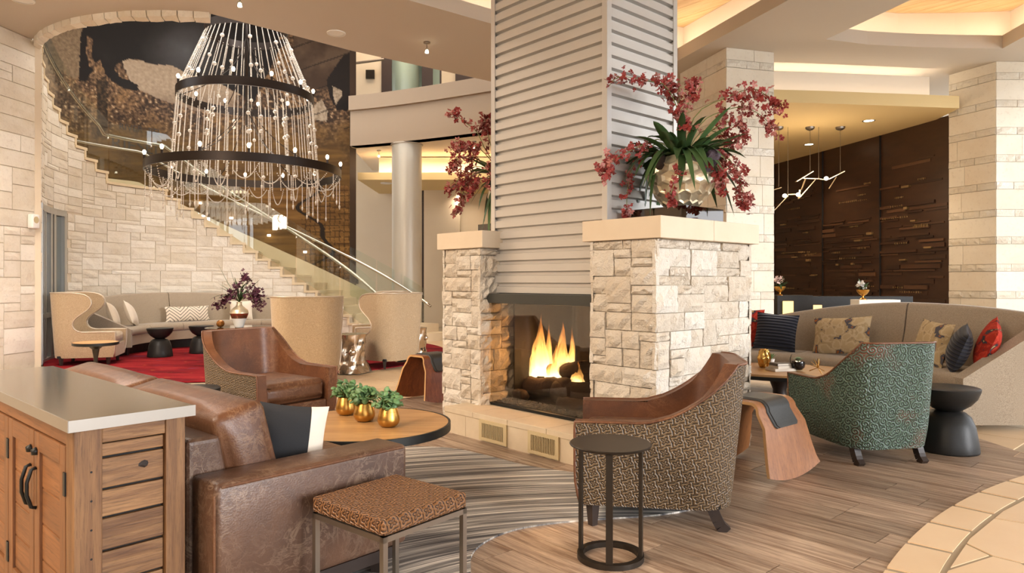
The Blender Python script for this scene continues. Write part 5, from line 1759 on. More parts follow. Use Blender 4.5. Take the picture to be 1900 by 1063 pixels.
# ---- bent plywood rocking stools with a leather saddle
def ply_stool(label, loc, pdir, m_wood, lean=0.0):
    O = thing('plywood_stool', label, 'stool', loc, atan2(pdir[1], pdir[0]))
    # local x: along the panels, local y: across the U
    prof = []           # (y, z, t) along the U, t = 0..1 for width
    H, hb, ht, rr = .44, .25, .155, .06
    for k in range(5): prof.append((-hb + (hb - ht) * (k / 5) * (H - rr) / H, (H - rr) * k / 5))
    for k in range(7):
        a = pi - (pi / 2) * k / 6
        prof.append((-ht + .02 + rr + rr * cos(a), H - rr + rr * sin(a)))
    left = prof[:]
    prof = left + [(-y, z) for y, z in reversed(left)]
    th = .018
    m = MB(); vv = []; N = len(prof)
    for i, (y, z) in enumerate(prof):
        p, q = prof[max(0, i - 1)], prof[min(N - 1, i + 1)]
        ty, tz = q[0] - p[0], q[1] - p[1]; L_ = hypot(ty, tz); ny, nz = tz / L_, -ty / L_
        ins = (y + ny * th, z + nz * th)
        w = .205 + .09 * (1 - z / H)
        for k in range(9):
            u = 2 * k / 8 - 1
            dz = .045 * u * u if z < .01 else (.045 * u * u * max(0, 1 - z / .1) if z < .1 else 0)
            vv.append((u * w, y, z + dz)); 
        for k in range(9):
            u = 2 * k / 8 - 1
            dz = .045 * u * u if z < .01 else (.045 * u * u * max(0, 1 - z / .1) if z < .1 else 0)
            vv.append((u * w, ins[0], max(0, ins[1]) + dz))
    fs = []; er = []
    for i in range(N - 1):
        a, c = i * 18, (i + 1) * 18
        for k in range(8):
            fs.append((a + k, a + k + 1, c + k + 1, c + k)); fs.append((a + 9 + k, c + 9 + k, c + 10 + k, a + 10 + k))
        er += [(a, c, c + 9, a + 9), (a + 8, a + 17, c + 17, c + 8)]
    for a in (0, (N - 1) * 18):
        for k in range(8): er.append((a + k, a + k + 1, a + 10 + k, a + 9 + k))
    m.add(vv, fs); m.build('bent_panel', m_wood, O, auto=40)
    e = MB(); e.add(vv, er); e.build('ply_edge', M['plyedge'], O)
    # saddle pad follows the top
    sad = [p for p in prof if p[1] > H - .14]
    extra = (-ht - .012, H - .16)
    sad = [(sad[0][0] - .008, H - .15)] + sad + [(-(sad[0][0] - .008), H - .15)]
    def pad(w0, off, nm):
        m = MB(); vv = []
        NN = len(sad)
        for i, (y, z) in enumerate(sad):
            p, q = sad[max(0, i - 1)], sad[min(NN - 1, i + 1)]
            ty, tz = q[0] - p[0], q[1] - p[1]; L_ = hypot(ty, tz); ny, nz = -tz / L_, ty / L_
            w = w0 if 0 < i < NN - 1 else w0 - .02
            for k, u in enumerate((-1, -.97, .97, 1)):
                o_ = off if k in (1, 2) else .001
                vv.append((u * w, y + ny * o_, z + nz * o_))
        m.add(vv, [(i * 4 + k, i * 4 + k + 1, (i + 1) * 4 + k + 1, (i + 1) * 4 + k) for i in range(NN - 1) for k in range(3)])
        return m.build(nm, M['padblack'], O, auto=50)
    pad(.135, .007, 'saddle_pad'); pad(.115, .012, 'saddle_inset')
    return O
M['padblack'] = simple('black saddle leather', srgb(48, 46, 43), 0.45, bump=.1, bscale=90)
ply_stool('walnut bent plywood stool with black leather saddle beside the tooled armchair', (1.50, 4.27, 0), (.76, .65), M['walnut'])
ply_stool('dark rosewood bent plywood stool with leather saddle behind the left stone pier', (-.77, 6.80, 0), (.7, .71), M['rosewood'])
# ================================================================ LIGHTS ON SHOW AND DECORATION
# ---- chandelier
CH = thing('chandelier', 'three-tier iron ring chandelier strung with crystal bead strands', 'chandelier', (CS[0] + .02, CS[1], 0), 0)
RINGS = [(.62, 5.05, .12), (1.02, 4.03, .125), (1.45, 2.87, .125)]
for r, z, h in RINGS:
    MB().lathe([(r - .02, z - h / 2), (r, z - h / 2), (r, z + h / 2), (r - .02, z + h / 2), (r - .02, z - h / 2)], 96, cap=False).build('ring', M['chand'], CH, auto=35)
MB().tube([(0, 0, 6.9), (0, 0, 3.6)], .022, 10).build('stem', M['chand'], CH, smooth=True)
cb = MB()
for k in range(6):
    a = k * pi / 3 + .2
    for (r, z, h), z0 in zip(RINGS[1:], (5.0, 4.0)):
        pts = []
        for i in range(9):
            t = i / 8
            pts.append((r * .97 * t ** 1.15 * cos(a), r * .97 * t ** 1.15 * sin(a), z0 - (z0 - z) * (t ** .75) - .10 * sin(pi * t)))
        cb.tube(pts, .007, 5)
cb.build('cable', M['chand'], CH, smooth=True)
bulb_src = sock_src = None
for (r, z, h), n in ((RINGS[1], 12), (RINGS[2], 14)):
    for k in range(n):
        a = 2 * pi * (k + .35) / n
        if bulb_src is None:
            sock_src = MB().lathe([(.016, 0), (.018, .05), (.012, .06)], 10).build('bulb_socket', M['chand'], CH)
            bulb_src = MB().lathe([(0, .055), (.014, .062), (.026, .09), (.025, .108), (.014, .126), (0, .132)], 12, cap=False).build('bulb', M['bulb'], sock_src, smooth=True)
            s = sock_src
        else:
            s = share(sock_src, 'bulb_socket', CH); share(bulb_src, 'bulb', s)
        s.location = ((r - .01) * cos(a), (r - .01) * sin(a), z + h / 2)
def strand(L, seed, big=True, drop=False):
    rng = random.Random(seed); prof = []; z = 0.0
    bigs = [rng.uniform(.15, .85) * L for _ in range(2)] if big else []
    while z < L:
        R = .0095
        for b_ in bigs:
            if abs(z - b_) < .03: R = .034
        step = R * 2 + .006
        prof += [(.0025, -z), (R * .8, -z - R * .45), (R, -z - R), (R * .8, -z - R * 1.55), (.0025, -z - R * 2)]
        z += step
    if drop: prof += [(.004, -z), (.016, -z - .02), (.012, -z - .05), (.001, -z - .08)]
    return MB().lathe(prof, 6, cap=False)
src = {}
def strands(r0, z0, r1, z1, n, off, key):
    L = hypot(r1 - r0, z1 - z0); tilt = atan2(r1 - r0, z0 - z1)
    for k in range(n):
        a = 2 * pi * (k + off) / n
        kk = (key, k % 4)
        if kk not in src:
            o = strand(L, hash(kk[1]) + len(key), k % 4 < 2).build('bead_strand', M['crystal'], CH, smooth=True); src[kk] = o
        else: o = share(src[kk], 'bead_strand', CH)
        o.location = (r0 * cos(a), r0 * sin(a), z0)
        o.rotation_euler = (Matrix.Rotation(a, 3, 'Z') @ Matrix.Rotation(-tilt, 3, 'Y')).to_euler()
strands(.60, 5.02, 1.0, 4.06, 44, 0, 'a')
strands(1.0, 4.0, 1.10, 2.72, 46, .3, 'bb')
strands(.55, 4.02, .62, 2.9, 14, .1, 'ccc')
# fringe under the large ring: swags between strands and hanging drops
def swag(p, q, sag, n=16):
    p, q = Vector(p), Vector(q); m = MB()
    N = max(8, int(((q - p).length + sag) / .024))
    for i in range(N + 1):
        t = i / N
        c = p.lerp(q, t) + Vector((0, 0, -sag * 4 * t * (1 - t)))
        m.lathe([(.001, -.0095), (.008, -.005), (.0095, 0), (.008, .005), (.001, .0095)], 5, c, False)
    return m
for k in range(23):
    a, c = 2 * pi * k / 23, 2 * pi * (k + 1.0) / 23
    p = (1.10 * cos(a), 1.10 * sin(a), 2.72); q = (1.43 * cos(c), 1.43 * sin(c), 2.81)
    swag(p, q, .16 + .06 * (k % 3)).build('bead_swag', M['crystal'], CH, smooth=True)
dsrc = [strand(L, 50 + i, False, True).build('drop_strand', M['crystal'], CH, smooth=True) for i, L in enumerate((.30, .42, .55))]
first_d = [True] * 3
for k in range(40):
    a = 2 * pi * (k + .2) / 40; i = k % 3
    o = dsrc[i] if first_d[i] else share(dsrc[i], 'drop_strand', CH); first_d[i] = False
    rr = 1.42 if k % 2 else 1.08
    o.location = (rr * cos(a), rr * sin(a), 2.80 if k % 2 else 2.72)
ld = bpy.data.lights.new('chandelier_glow', 'POINT'); ld.energy = 70; ld.color = (1, .87, .7); ld.shadow_soft_size = .9
lo_ = bpy.data.objects.new('chandelier_glow', ld); COL.objects.link(lo_); lo_.parent = CH; lo_.location = (0, 0, 3.3)

# ---- hammered vases with orchids on the piers
def hammered_vase(loc, label, sc_=1.0):
    O = thing('hammered_vase', label, 'vase', loc, 0)
    prof = [(.085, .0), (.13, .03), (.18, .09), (.215, .16), (.228, .22), (.222, .27), (.20, .315), (.165, .345), (.15, .35)]
    def R(t):
        x = t * (len(prof) - 1); i = min(int(x), len(prof) - 2); f = x - i
        return prof[i][0] + (prof[i + 1][0] - prof[i][0]) * f, prof[i][1] + (prof[i + 1][1] - prof[i][1]) * f
    zs = [i * .35 / 60 for i in range(61)]
    def rad(z):
        z = max(0.0, min(.35, z))
        for k in range(len(prof) - 1):
            if prof[k][1] <= z <= prof[k + 1][1] + 1e-9:
                t = (z - prof[k][1]) / max(1e-6, prof[k + 1][1] - prof[k][1])
                return prof[k][0] + (prof[k + 1][0] - prof[k][0]) * t
        return prof[-1][0]
    NH, PT = 13, .062
    def S_(u, w, d):
        z = max(0.0, min(.35, w * PT)); r = rad(z) - d; a = 2 * pi * u / NH
        return (r * cos(a) * sc_, r * sin(a) * sc_, z * sc_)
    m = MB()
    HX = [(0, .667), (-.5, .333), (-.5, -.333), (0, -.667), (.5, -.333), (.5, .333)]
    for jr in range(0, 7):
        for iu in range(NH):
            cu, cw = iu + .5 * (jr % 2), jr + .1
            outer = [S_(cu + a, cw + b_, 0) for a, b_ in HX]
            inner = [S_(cu + a * .62, cw + b_ * .62, .013) for a, b_ in HX]
            m.add(outer + inner + [S_(cu, cw, .016)], [(k, (k + 1) % 6, 6 + (k + 1) % 6, 6 + k) for k in range(6)] + [(6 + k, 6 + (k + 1) % 6, 12) for k in range(6)])
    m.lathe([(.0, .001), (.088 * sc_, .001), (.10 * sc_, .012 * sc_)], 26, cap=False)
    m.build('vase_body', M['champagne'], O)
    MB().lathe([(.0, .325 * sc_), (.15 * sc_, .325 * sc_)], 24, cap=False).build('soil', M['firebox'], O)
    g = MB().lathe([(0, -.09), (.035, -.07), (.055, 0), (.045, .08), (0, .10)], 9, cap=False)
    g.v = [tuple(Vector(v) * (1 + .25 * noise.noise(Vector(v) * 22))) for v in g.v]
    o = g.build('geode', M['amethyst'], O); o.location = (.13, -.17, .29); o.rotation_euler = (.5, .5, 0)
    g2 = MB().lathe([(0, -.07), (.03, -.05), (.05, 0), (.04, .06), (0, .08)], 9, cap=False)
    g2.v = [tuple(Vector(v) * (1 + .25 * noise.noise(Vector(v) * 22))) for v in g2.v]
    o = g2.build('geode', M['bark'], O); o.location = (-.17, -.10, .31); o.rotation_euler = (-.4, .3, 1)
    return O
def leaf_mesh(L, w, droop, curl=0.0, n=8):
    m = MB(); vv = []
    for i in range(n + 1):
        t = i / n
        ww = w * sin(pi * min(1, t * .93 + .07)) ** .7
        x = L * (t - .18 * droop * t * t); z = L * (.9 * t - droop * t * t * 1.1) * .7
        vv += [(x, -ww, z + ww * .45), (x, 0, z), (x, ww, z + ww * .45)]
    m.add(vv, [(i * 3 + k, i * 3 + k + 1, (i + 1) * 3 + k + 1, (i + 1) * 3 + k) for i in range(n) for k in range(2)])
    return m
def flower(m, c, s, rng):
    """five small petals about a point"""
    ax = Vector((rng.uniform(-1, 1), rng.uniform(-1, 1), rng.uniform(-1, 1))).normalized()
    e = ax.orthogonal().normalized(); f = ax.cross(e)
    for k in range(5):
        a = 2 * pi * k / 5 + rng.random()
        d = (e * cos(a) + f * sin(a)); sd = ax.cross(d)
        tip = c + d * s + ax * s * rng.uniform(-.2, .5)
        m.add([c, c + d * s * .55 + sd * s * .38 + ax * s * .15, tip, c + d * s * .55 - sd * s * .38 + ax * s * .15], [(0, 1, 2, 3)])
def spray(parent, pts, nf, rng, spread=.05, fs=.024, start=.35, mats=('blossom', 'blossompink')):
    """an arching stem and its blossoms along the outer part; pts in the parent's frame"""
    P = [Vector(p) for p in pts]
    Q = []
    n = 16
    for i in range(n + 1):
        t = i / n * (len(P) - 1); k = min(int(t), len(P) - 2); u = t - k
        p0, p1, p2, p3 = P[max(0, k - 1)], P[k], P[k + 1], P[min(len(P) - 1, k + 2)]
        Q.append(.5 * ((2 * p1) + (p2 - p0) * u + (2 * p0 - 5 * p1 + 4 * p2 - p3) * u * u + (3 * p1 - p0 - 3 * p2 + p3) * u ** 3))
    st = MB().tube(Q, [.0045 * (1 - .6 * i / n) for i in range(n + 1)], 5).build('flower_stem', M['stem'], parent, smooth=True)
    ms = [MB(), MB()]
    for _ in range(nf):
        t = start + (1 - start) * rng.random() ** .8
        c = Q[min(n, int(t * n))] + Vector((rng.gauss(0, 1), rng.gauss(0, 1), rng.gauss(0, 1) - .3)) * spread * .55
        flower(ms[0 if rng.random() < .68 else 1], c, fs * rng.uniform(.7, 1.2), rng)
    for m, k in zip(ms, mats):
        if m.v: tag(m.build('blossoms', M[k], st), kind='stuff')
    return st
VC = FP.matrix_world
def fp_w(x, y, z):
    return Vector((0.550 + x * U.x + y * V.x, 5.299 + x * U.y + y * V.y, z))
def px_dir(base, px, py, extra=0.0):
    """a point near the vase's depth that shows at this place of the photograph"""
    return point_at(px, py, base.y + extra) - base
# smoked acrylic boxes
for (x, lab) in ((.82, 'smoked acrylic box under the near orchid vase'), (-.82, 'smoked acrylic box under the far orchid vase')):
    B_ = thing('acrylic_box', lab, 'stand', fp_w(x, .02, ZT), RZF)
    for (cx, cy, sx, sy, sz, cz) in ((0, -.215, .43, .004, .088, .044), (0, .215, .43, .004, .088, .044), (-.215, 0, .004, .43, .088, .044), (.215, 0, .004, .43, .088, .044), (0, 0, .434, .434, .004, .09)):
        MB().box((cx, cy, cz), (sx, sy, sz)).build('panel', M['smoke'], B_)
    MB().box((0, 0, .004), (.42, .42, .006)).build('inner_base', M['black'], B_)
def orchid(vase, base, sprays, nleaf, seed, drape):
    rng = random.Random(seed)
    for k in range(nleaf):
        a = 2 * pi * (k * .382 + rng.random() * .05)
        L = rng.uniform(.28, .46); dr = rng.choice([.3, .55, .8, 1.1, 1.5, 2.0]) * rng.uniform(.85, 1.15)
        o = leaf_mesh(L, rng.uniform(.022, .034), dr).build('leaf', M['leaf'], vase, smooth=True)
        o.location = (.05 * cos(a), .05 * sin(a), .32); o.rotation_euler = (rng.uniform(-.2, .2), rng.uniform(-.35, .15), a)
    for (pp, nf, sp) in sprays:
        pts = [Vector((0, 0, .31))] + [px_dir(base, x, y, e) for x, y, e in pp]
        spray(vase, pts, int(nf * 1.5), rng, sp)
vb = fp_w(.84, .04, ZT + .092)
va = hammered_vase(vb, 'hammered champagne vase of red orchids on the near stone pier')
S1 = [([(1290, 215, -.05), (1350, 180, -.1), (1400, 165, -.12), (1435, 190, -.12), (1446, 200, -.12)], 70, .055),
      ([(1300, 230, 0), (1345, 205, .05), (1385, 200, .06), (1425, 225, .06), (1435, 250, .06)], 60, .05),
      ([(1260, 215, -.05), (1235, 160, -.1), (1200, 150, -.12), (1150, 142, -.15), (1130, 160, -.15)], 40, .045),
      ([(1265, 220, 0), (1250, 175, .03), (1240, 160, .03), (1232, 150, .03)], 70, .06),
      ([(1272, 220, -.08), (1280, 180, -.12), (1288, 160, -.12), (1282, 148, -.12)], 55, .045),
      ([(1268, 240, -.12), (1262, 210, -.2), (1268, 220, -.24), (1274, 232, -.25)], 55, .045),
      ([(1230, 260, -.05), (1190, 270, -.12), (1150, 290, -.16), (1125, 305, -.18), (1118, 320, -.18)], 70, .05),
      ([(1225, 265, .02), (1180, 300, .02), (1166, 340, .0), (1162, 390, -.02), (1158, 396, -.02)], 36, .03),
      ([(1300, 270, -.08), (1345, 290, -.14), (1368, 320, -.16), (1380, 365, -.18), (1385, 378, -.18)], 95, .055),
      ([(1300, 285, -.1), (1328, 305, -.18), (1338, 330, -.2), (1335, 355, -.2)], 45, .035),
      ([(1262, 300, -.2), (1255, 330, -.28), (1245, 360, -.29), (1250, 380, -.29)], 40, .028),
      ([(1300, 245, .05), (1340, 250, .1), (1360, 265, .1), (1372, 258, .1)], 45, .045),
      ([(1310, 250, 0), (1355, 225, -.05), (1380, 240, -.05), (1378, 262, -.05)], 40, .04)]
orchid(va, vb, S1, 84, 5, 0)
vb2 = fp_w(-.82, .02, ZT + .092)
va2 = hammered_vase(vb2, 'hammered champagne vase of red orchids half hidden by the chase')
S2 = [([(905, 285, 0), (885, 245, -.05), (860, 225, -.08), (842, 210, -.1), (834, 213, -.1)], 34, .045),
      ([(915, 280, 0), (905, 245, 0), (898, 228, 0), (910, 215, 0)], 70, .055),
      ([(900, 285, -.05), (880, 272, -.1), (855, 270, -.12), (835, 280, -.13)], 70, .05),
      ([(895, 300, -.05), (865, 290, -.1), (845, 300, -.1), (838, 318, -.1)], 60, .045),
      ([(895, 310, 0), (862, 320, 0), (842, 345, 0), (832, 352, 0)], 60, .04),
      ([(895, 315, .05), (870, 335, .05), (855, 370, .05), (845, 400, .05)], 55, .035),
      ([(900, 315, -.1), (885, 335, -.15), (878, 352, -.15), (868, 360, -.15)], 40, .035),
      ([(915, 300, -.1), (912, 320, -.2), (905, 340, -.2)], 30, .04)]
orchid(va2, vb2, S2, 70, 9, 0)

# ---- three gold planters
def jade_plant(parent, z, r, seed, n=70):
    rng = random.Random(seed); src_ = None
    lf = MB().lathe([(0, -.003), (.014, -.002), (.017, .001), (.011, .004), (0, .005)], 8, cap=False)
    for k in range(n):
        a = rng.uniform(0, 2 * pi); e = rng.uniform(.0, 1.25); rr = r * rng.uniform(.45, 1.15)
        if src_ is None: src_ = lf.build('leaf', M['succ'], parent, smooth=True); o = src_
        else: o = share(src_, 'leaf', parent)
        o.location = (rr * cos(a) * cos(e), rr * sin(a) * cos(e), z + rr * sin(e) * 1.15)
        o.rotation_euler = (rng.uniform(-1, 1), rng.uniform(-1, 1), rng.uniform(0, 6)); s = rng.uniform(.8, 1.35); o.scale = (s, s * .85, s)
    st = MB(); 
    for k in range(7):
        a = k * .9; st.tube([(0, 0, z - .03), (r * .4 * cos(a), r * .4 * sin(a), z + .02), (r * .8 * cos(a), r * .8 * sin(a), z + r * .6)], .003, 5)
    st.build('stems', M['stem'], parent)
for i, (px, py, lab) in enumerate(((642, 769, 'gold planter of jade plant farthest from the leather sofa arm'), (676, 781, 'gold planter of jade plant in the middle of the three'), (721, 791, 'gold planter of jade plant nearest the table edge at right'))):
    p = floor_at(px, py, .403)
    PL = thing('gold_planter', lab, 'planter', p, 0, 'gold planters on the coffee table')
    prof = [(0, 0), (.034, 0), (.048, .010), (.056, .026), (.057, .04), (.052, .062), (.045, .088), (.042, .098), (.038, .098), (.040, .085), (0, .08)]
    fin = []
    for (r, z) in prof: fin.append((r, z))
    MB().lathe(fin, 36, cap=False).build('pot', M['gold'], PL, auto=50)
    rg = MB()
    for z in (.05, .058, .066, .078): 
        rr = .0565 - (z - .04) * .22
        rg.lathe([(rr - .002, z - .002), (rr + .0012, z), (rr - .002, z + .002)], 36, cap=False)
    rg.build('ridge', M['gold'], PL, smooth=True)
    jade_plant(PL, .10, .072, 20 + i, 95)

# ---- objects on the oval table
def on_oval(px, py): return floor_at(px, py, .393)
p = on_oval(1418, 681)
g = MB(); n, rows = 24, 20; vv = []
for j in range(rows + 1):
    t = j / rows
    for i in range(n):
        a = 2 * pi * i / n
        r = (.03 + .02 * sin(pi * (t * .8 + .15))) * (1 + .18 * sin(6 * a + 5 * t) * (t < .95) + .15 * noise.noise(Vector((cos(a) * 2, sin(a) * 2, t * 5))))
        vv.append((r * cos(a), r * sin(a), .16 * t))
g.add(vv, [(j * n + i, j * n + (i + 1) % n, (j + 1) * n + (i + 1) % n, (j + 1) * n + i) for j in range(rows) for i in range(n)]); g.f.append(tuple(range(rows * n, rows * n + n)))
tag(g.build('gold_cactus_ornament', M['brightgold'], smooth=True, loc=p), 'lumpy polished gold ornament on the oval table', 'ornament')
p = on_oval(1431, 676)
W_ = thing('white_pot', 'tiny white pot with a spiky green plant beside the gold ornament', 'planter', p)
MB().lathe([(0, 0), (.022, 0), (.03, .05), (.027, .05), (0, .045)], 20, cap=False).build('pot', M['white'], W_, auto=40)
for k in range(14):
    a = k * .45 * pi; o = leaf_mesh(.06, .005, .2).build('leaf', M['succ'], W_); o.location = (0, 0, .045); o.rotation_euler = (0, -.3 - .03 * k, a)
bz = .393
for (L, Wd, h, ang, mt, lab) in ((.20, .15, .022, .2, 'page', 'pale hardback book at the bottom of the stack on the oval table'), (.16, .12, .022, .35, 'page', 'cream hardback book in the middle of the stack on the oval table'), (.15, .11, .02, .30, 'bookgrey', 'grey hardback book on top of the stack on the oval table')):
    p = on_oval(1449, 687)
    Bk = thing('book', lab, 'book', (p.x, p.y, bz), ang, 'books stacked on the oval table')
    MB().box((0, 0, h / 2), (L - .008, Wd - .006, h - .006)).build('pages', M['page'], Bk)
    c = MB(); c.box((0, 0, h - .0015), (L, Wd, .003)); c.box((0, 0, .0015), (L, Wd, .003)); c.box((-L / 2 + .0015, 0, h / 2), (.003, Wd, h)); c.build('cover', M[mt], Bk)
    bz += h
p = on_oval(1481, 688)
BB = thing('black_bowl', 'black glass bowl with a pale succulent on the oval table', 'planter', p)
MB().lathe([(0, 0.012), (.03, .012), (.05, .03), (.056, .055), (.052, .08), (.048, .08), (0, .07)], 28, cap=False).build('bowl', simple('black glaze', srgb(34, 31, 30), .1), BB, auto=50)
MB().lathe([(.035, 0), (.038, .012), (.03, .012)], 20, cap=False).build('foot', M['winglass'], BB)
for ring in range(3):
    for k in range(9):
        a = 2 * pi * k / 9 + ring * .35
        o = leaf_mesh(.055 - ring * .012, .016, .6 - ring * .2).build('leaf', simple_succ if ring or k else (globals().__setitem__('simple_succ', simple('pale succulent', srgb(186, 196, 158), .5, col2=srgb(140, 160, 118), scale=20)) or simple_succ), BB, smooth=True)
        o.location = (0, 0, .078); o.rotation_euler = (0, -.3 - ring * .45, a)
p = on_oval(1518, 694)
SB = MB(); rng = random.Random(6)
for k in range(14):
    d = Vector((rng.gauss(0, 1), rng.gauss(0, 1), abs(rng.gauss(0, 1)) * .8 + .05 if k % 3 else -rng.random())).normalized()
    e = d * .075
    if e.z < -.05: e *= .05 / abs(e.z)
    SB.tube([Vector((0, 0, .052)), Vector((0, 0, .052)) + e], .0022, 5)
tag(SB.build('starburst_ornament', M['brightgold'], loc=p), 'spiky gold starburst ornament on the oval table', 'ornament')

# ---- vase of dark orchids on the cocktail table
p = Vector((-3.80 + .04, 9.62, .504))
GV = thing('ombre_vase', 'silver to white ombre glass vase with plum orchids and palm leaves', 'vase', p)
MB().lathe([(0, 0), (.055, 0), (.06, .02), (.085, .10), (.098, .13)], 28, cap=False).build('white_base', M['white'], GV, smooth=True)
MB().lathe([(.098, .13), (.115, .175), (.122, .20)], 28, cap=False).build('copper_band', simple('copper glaze', srgb(176, 116, 86), .2, .8), GV, smooth=True)
MB().lathe([(.122, .20), (.118, .235), (.085, .27), (.045, .30), (.032, .33), (.036, .355), (.03, .355)], 28, cap=False).build('silver_neck', M['champagne'], GV, smooth=True)
rng = random.Random(17)
base = p
for (pts, nf, sp) in (([(440, 545, 0), (425, 550, 0), (410, 560, 0), (402, 570, 0)], 90, .06), ([(446, 530, 0), (430, 545, -.1), (420, 555, -.1)], 60, .06), ([(452, 520, 0), (455, 512, 0), (457, 520, 0)], 70, .05), ([(465, 540, 0), (478, 545, 0), (488, 560, 0)], 100, .07), ([(460, 545, -.1), (470, 555, -.1), (482, 570, -.1)], 60, .05)):
    spray(GV, [Vector((0, 0, .35))] + [px_dir(base, x, y, e) for x, y, e in pts], nf, rng, sp, .028, .3, ('plum', 'plum'))
for k in range(26):
    a = rng.uniform(0, 2 * pi); L = rng.uniform(.22, .5)
    o = leaf_mesh(L, .012, rng.choice([.1, .4, .9, 1.4])).build('leaf', M['leaf'], GV, smooth=True); o.location = (0, 0, .35); o.rotation_euler = (0, rng.uniform(-.9, -.1), a)
for (x, y) in ((405, 490), (470, 518)):
    q = px_dir(base, x, y); MB().tube([(0, 0, .35), q * .6 + Vector((0, 0, .12)), q], [.004, .003, .001], 5).build('grass_blade', M['leaf'], GV)
tag(MB().lathe([(0, 0), (.03, .005), (.052, .03), (.056, .055), (.045, .085), (.02, .1), (0, .098)], 12, cap=False).build('amber_orb', simple('amber glass', srgb(160, 104, 48), .12, .5), loc=(-4.06, 9.72, .504)), 'faceted amber glass orb beside the plum orchid vase', 'ornament')

# ---- pillows on the banquettes
def polw(C, r, deg, z): return (C[0] + r * cos(radians(deg)), C[1] + r * sin(radians(deg)), z)
LC = (-4.2, 11.0)
def lay(nm, w, h, t, mat, lab, C, r, deg, z, lean=14, twist=0, roll=0):
    return pillow(nm, w, h, t, mat, lab, polw(C, r, deg, z), (radians(-lean), radians(roll), radians(deg - 90 + twist)))
lay('pillow', .42, .40, .14, M['cream'], 'sand linen pillow at the end of the taupe banquette', LC, 1.98, 186, .62, 20, 14, 10)
lay('pillow', .42, .40, .14, M['ivory'], 'ivory linen pillow leaning beside the sand one on the banquette', LC, 1.88, 176, .62, 22, 20, 14)
lay('lumbar_pillow', .78, .27, .12, M['lineprint'], 'long cream lumbar pillow with dark line print on the banquette', LC, 2.03, 139, .57, 12)
lay('pillow', .40, .36, .13, M['ivory'], 'white pillow behind the plum orchid vase on the banquette', LC, 2.03, 113, .61, 14)
RC = (1.3, 5.3)
lay('pillow', .44, .42, .15, M['kilimred'], 'red kilim pillow at the pier end of the grey sofa', RC, 2.54, 62, .64, 16, 0)
lay('pillow', .42, .40, .16, M['ribnavy'], 'ribbed navy velvet pillow overlapping the red kilim one', RC, 2.42, 53.5, .62, 18, 6, 4)
lay('pillow', .58, .38, .14, M['kilimtan'], 'faded tapestry pillow behind the green armchair back', RC, 2.5, 39, .61, 14, 0, -4)
lay('pillow', .42, .40, .14, M['kilimtan'], 'faded tapestry pillow right of the green armchair', RC, 2.42, 17, .61, 16, -14, 4)
lay('pillow', .38, .36, .16, M['ribnavy'], 'ribbed navy velvet pillow leaning by the sofa arm', RC, 2.36, 9, .60, 20, -40, 12)
lay('pillow', .42, .40, .15, M['kilimred'], 'red kilim pillow with white back at the sofa arm', RC, 2.52, 6.5, .63, 20, -40, 16)

# ---- ceiling fixtures
def ceiling_spot(px, py, lab, z=ZC, s=1.0):
    Y = FPX * (z - CAMH) / (HORIZ - py); p = Vector(((px - 950) / FPX * Y, Y, z))
    O = thing('ceiling_spotlight', lab, 'spotlight', p, 0, 'small glass ceiling spotlights')
    MB().lathe([(0, 0), (.045 * s, 0), (.045 * s, -.02), (.01, -.03), (0, -.03)], 20, cap=False).build('canopy', M['nickel'], O, auto=40)
    MB().tube([(0, 0, -.02), (0, 0, -.09 * s)], .006, 6).build('stem', M['nickel'], O)
    MB().lathe([(.012, -.08 * s), (.03, -.10 * s), (.032, -.15 * s), (.026, -.15 * s)], 16, cap=False).build('glass_shade', M['winglass'], O, smooth=True)
    MB().lathe([(0, -.10 * s), (.02, -.11 * s), (.024, -.145 * s), (0, -.155 * s)], 14, cap=False).build('lamp', M['lampglow'], O, smooth=True)
    return O
ceiling_spot(792, 78, 'small glass ceiling spotlight above the balcony edge')
ceiling_spot(445, -12, 'small glass ceiling spotlight at the top edge above the chandelier')
ceiling_spot(703, 279, 'small glass ceiling spotlight left of the round column', 4.0)
ceiling_spot(880, 262, 'small glass ceiling spotlight among the far orchid blossoms', 4.0)
def disc(px, py, r, lab, nm='ceiling_speaker', z=ZC):
    Y = FPX * (z - CAMH) / (HORIZ - py); p = Vector(((px - 950) / FPX * Y, Y, z))
    O = thing(nm, lab, 'speaker', p)
    MB().lathe([(r * .86, -.012), (r, -.012), (r, 0)], 32, cap=False).build('rim', M['white'], O, auto=40)
    MB().lathe([(0, -.009), (r * .86, -.009)], 32, cap=False).build('grille', M['white'], O)
disc(624, 61, .12, 'round white ceiling speaker right of the chandelier')
disc(42, -1, .12, 'round white ceiling speaker at the top left corner')
# wall speaker
p = W0 + WD * .10 + WN * .06
SPK = thing('wall_speaker', 'small white wall speaker on the flat stone wall', 'speaker', (p.x, p.y, 1.15 + 110 * 9.2 / FPX), atan2(WN.y, WN.x))
o = rbox('case', (.08, .13, .19), .02, M['white'], SPK)
MB().lathe([(0, 0), (.045, 0)], 20, cap=False).build('grille', M['vent'], SPK).rotation_euler = (0, pi / 2, 0)
SPK.children[1].location = (.0405, 0, .02)
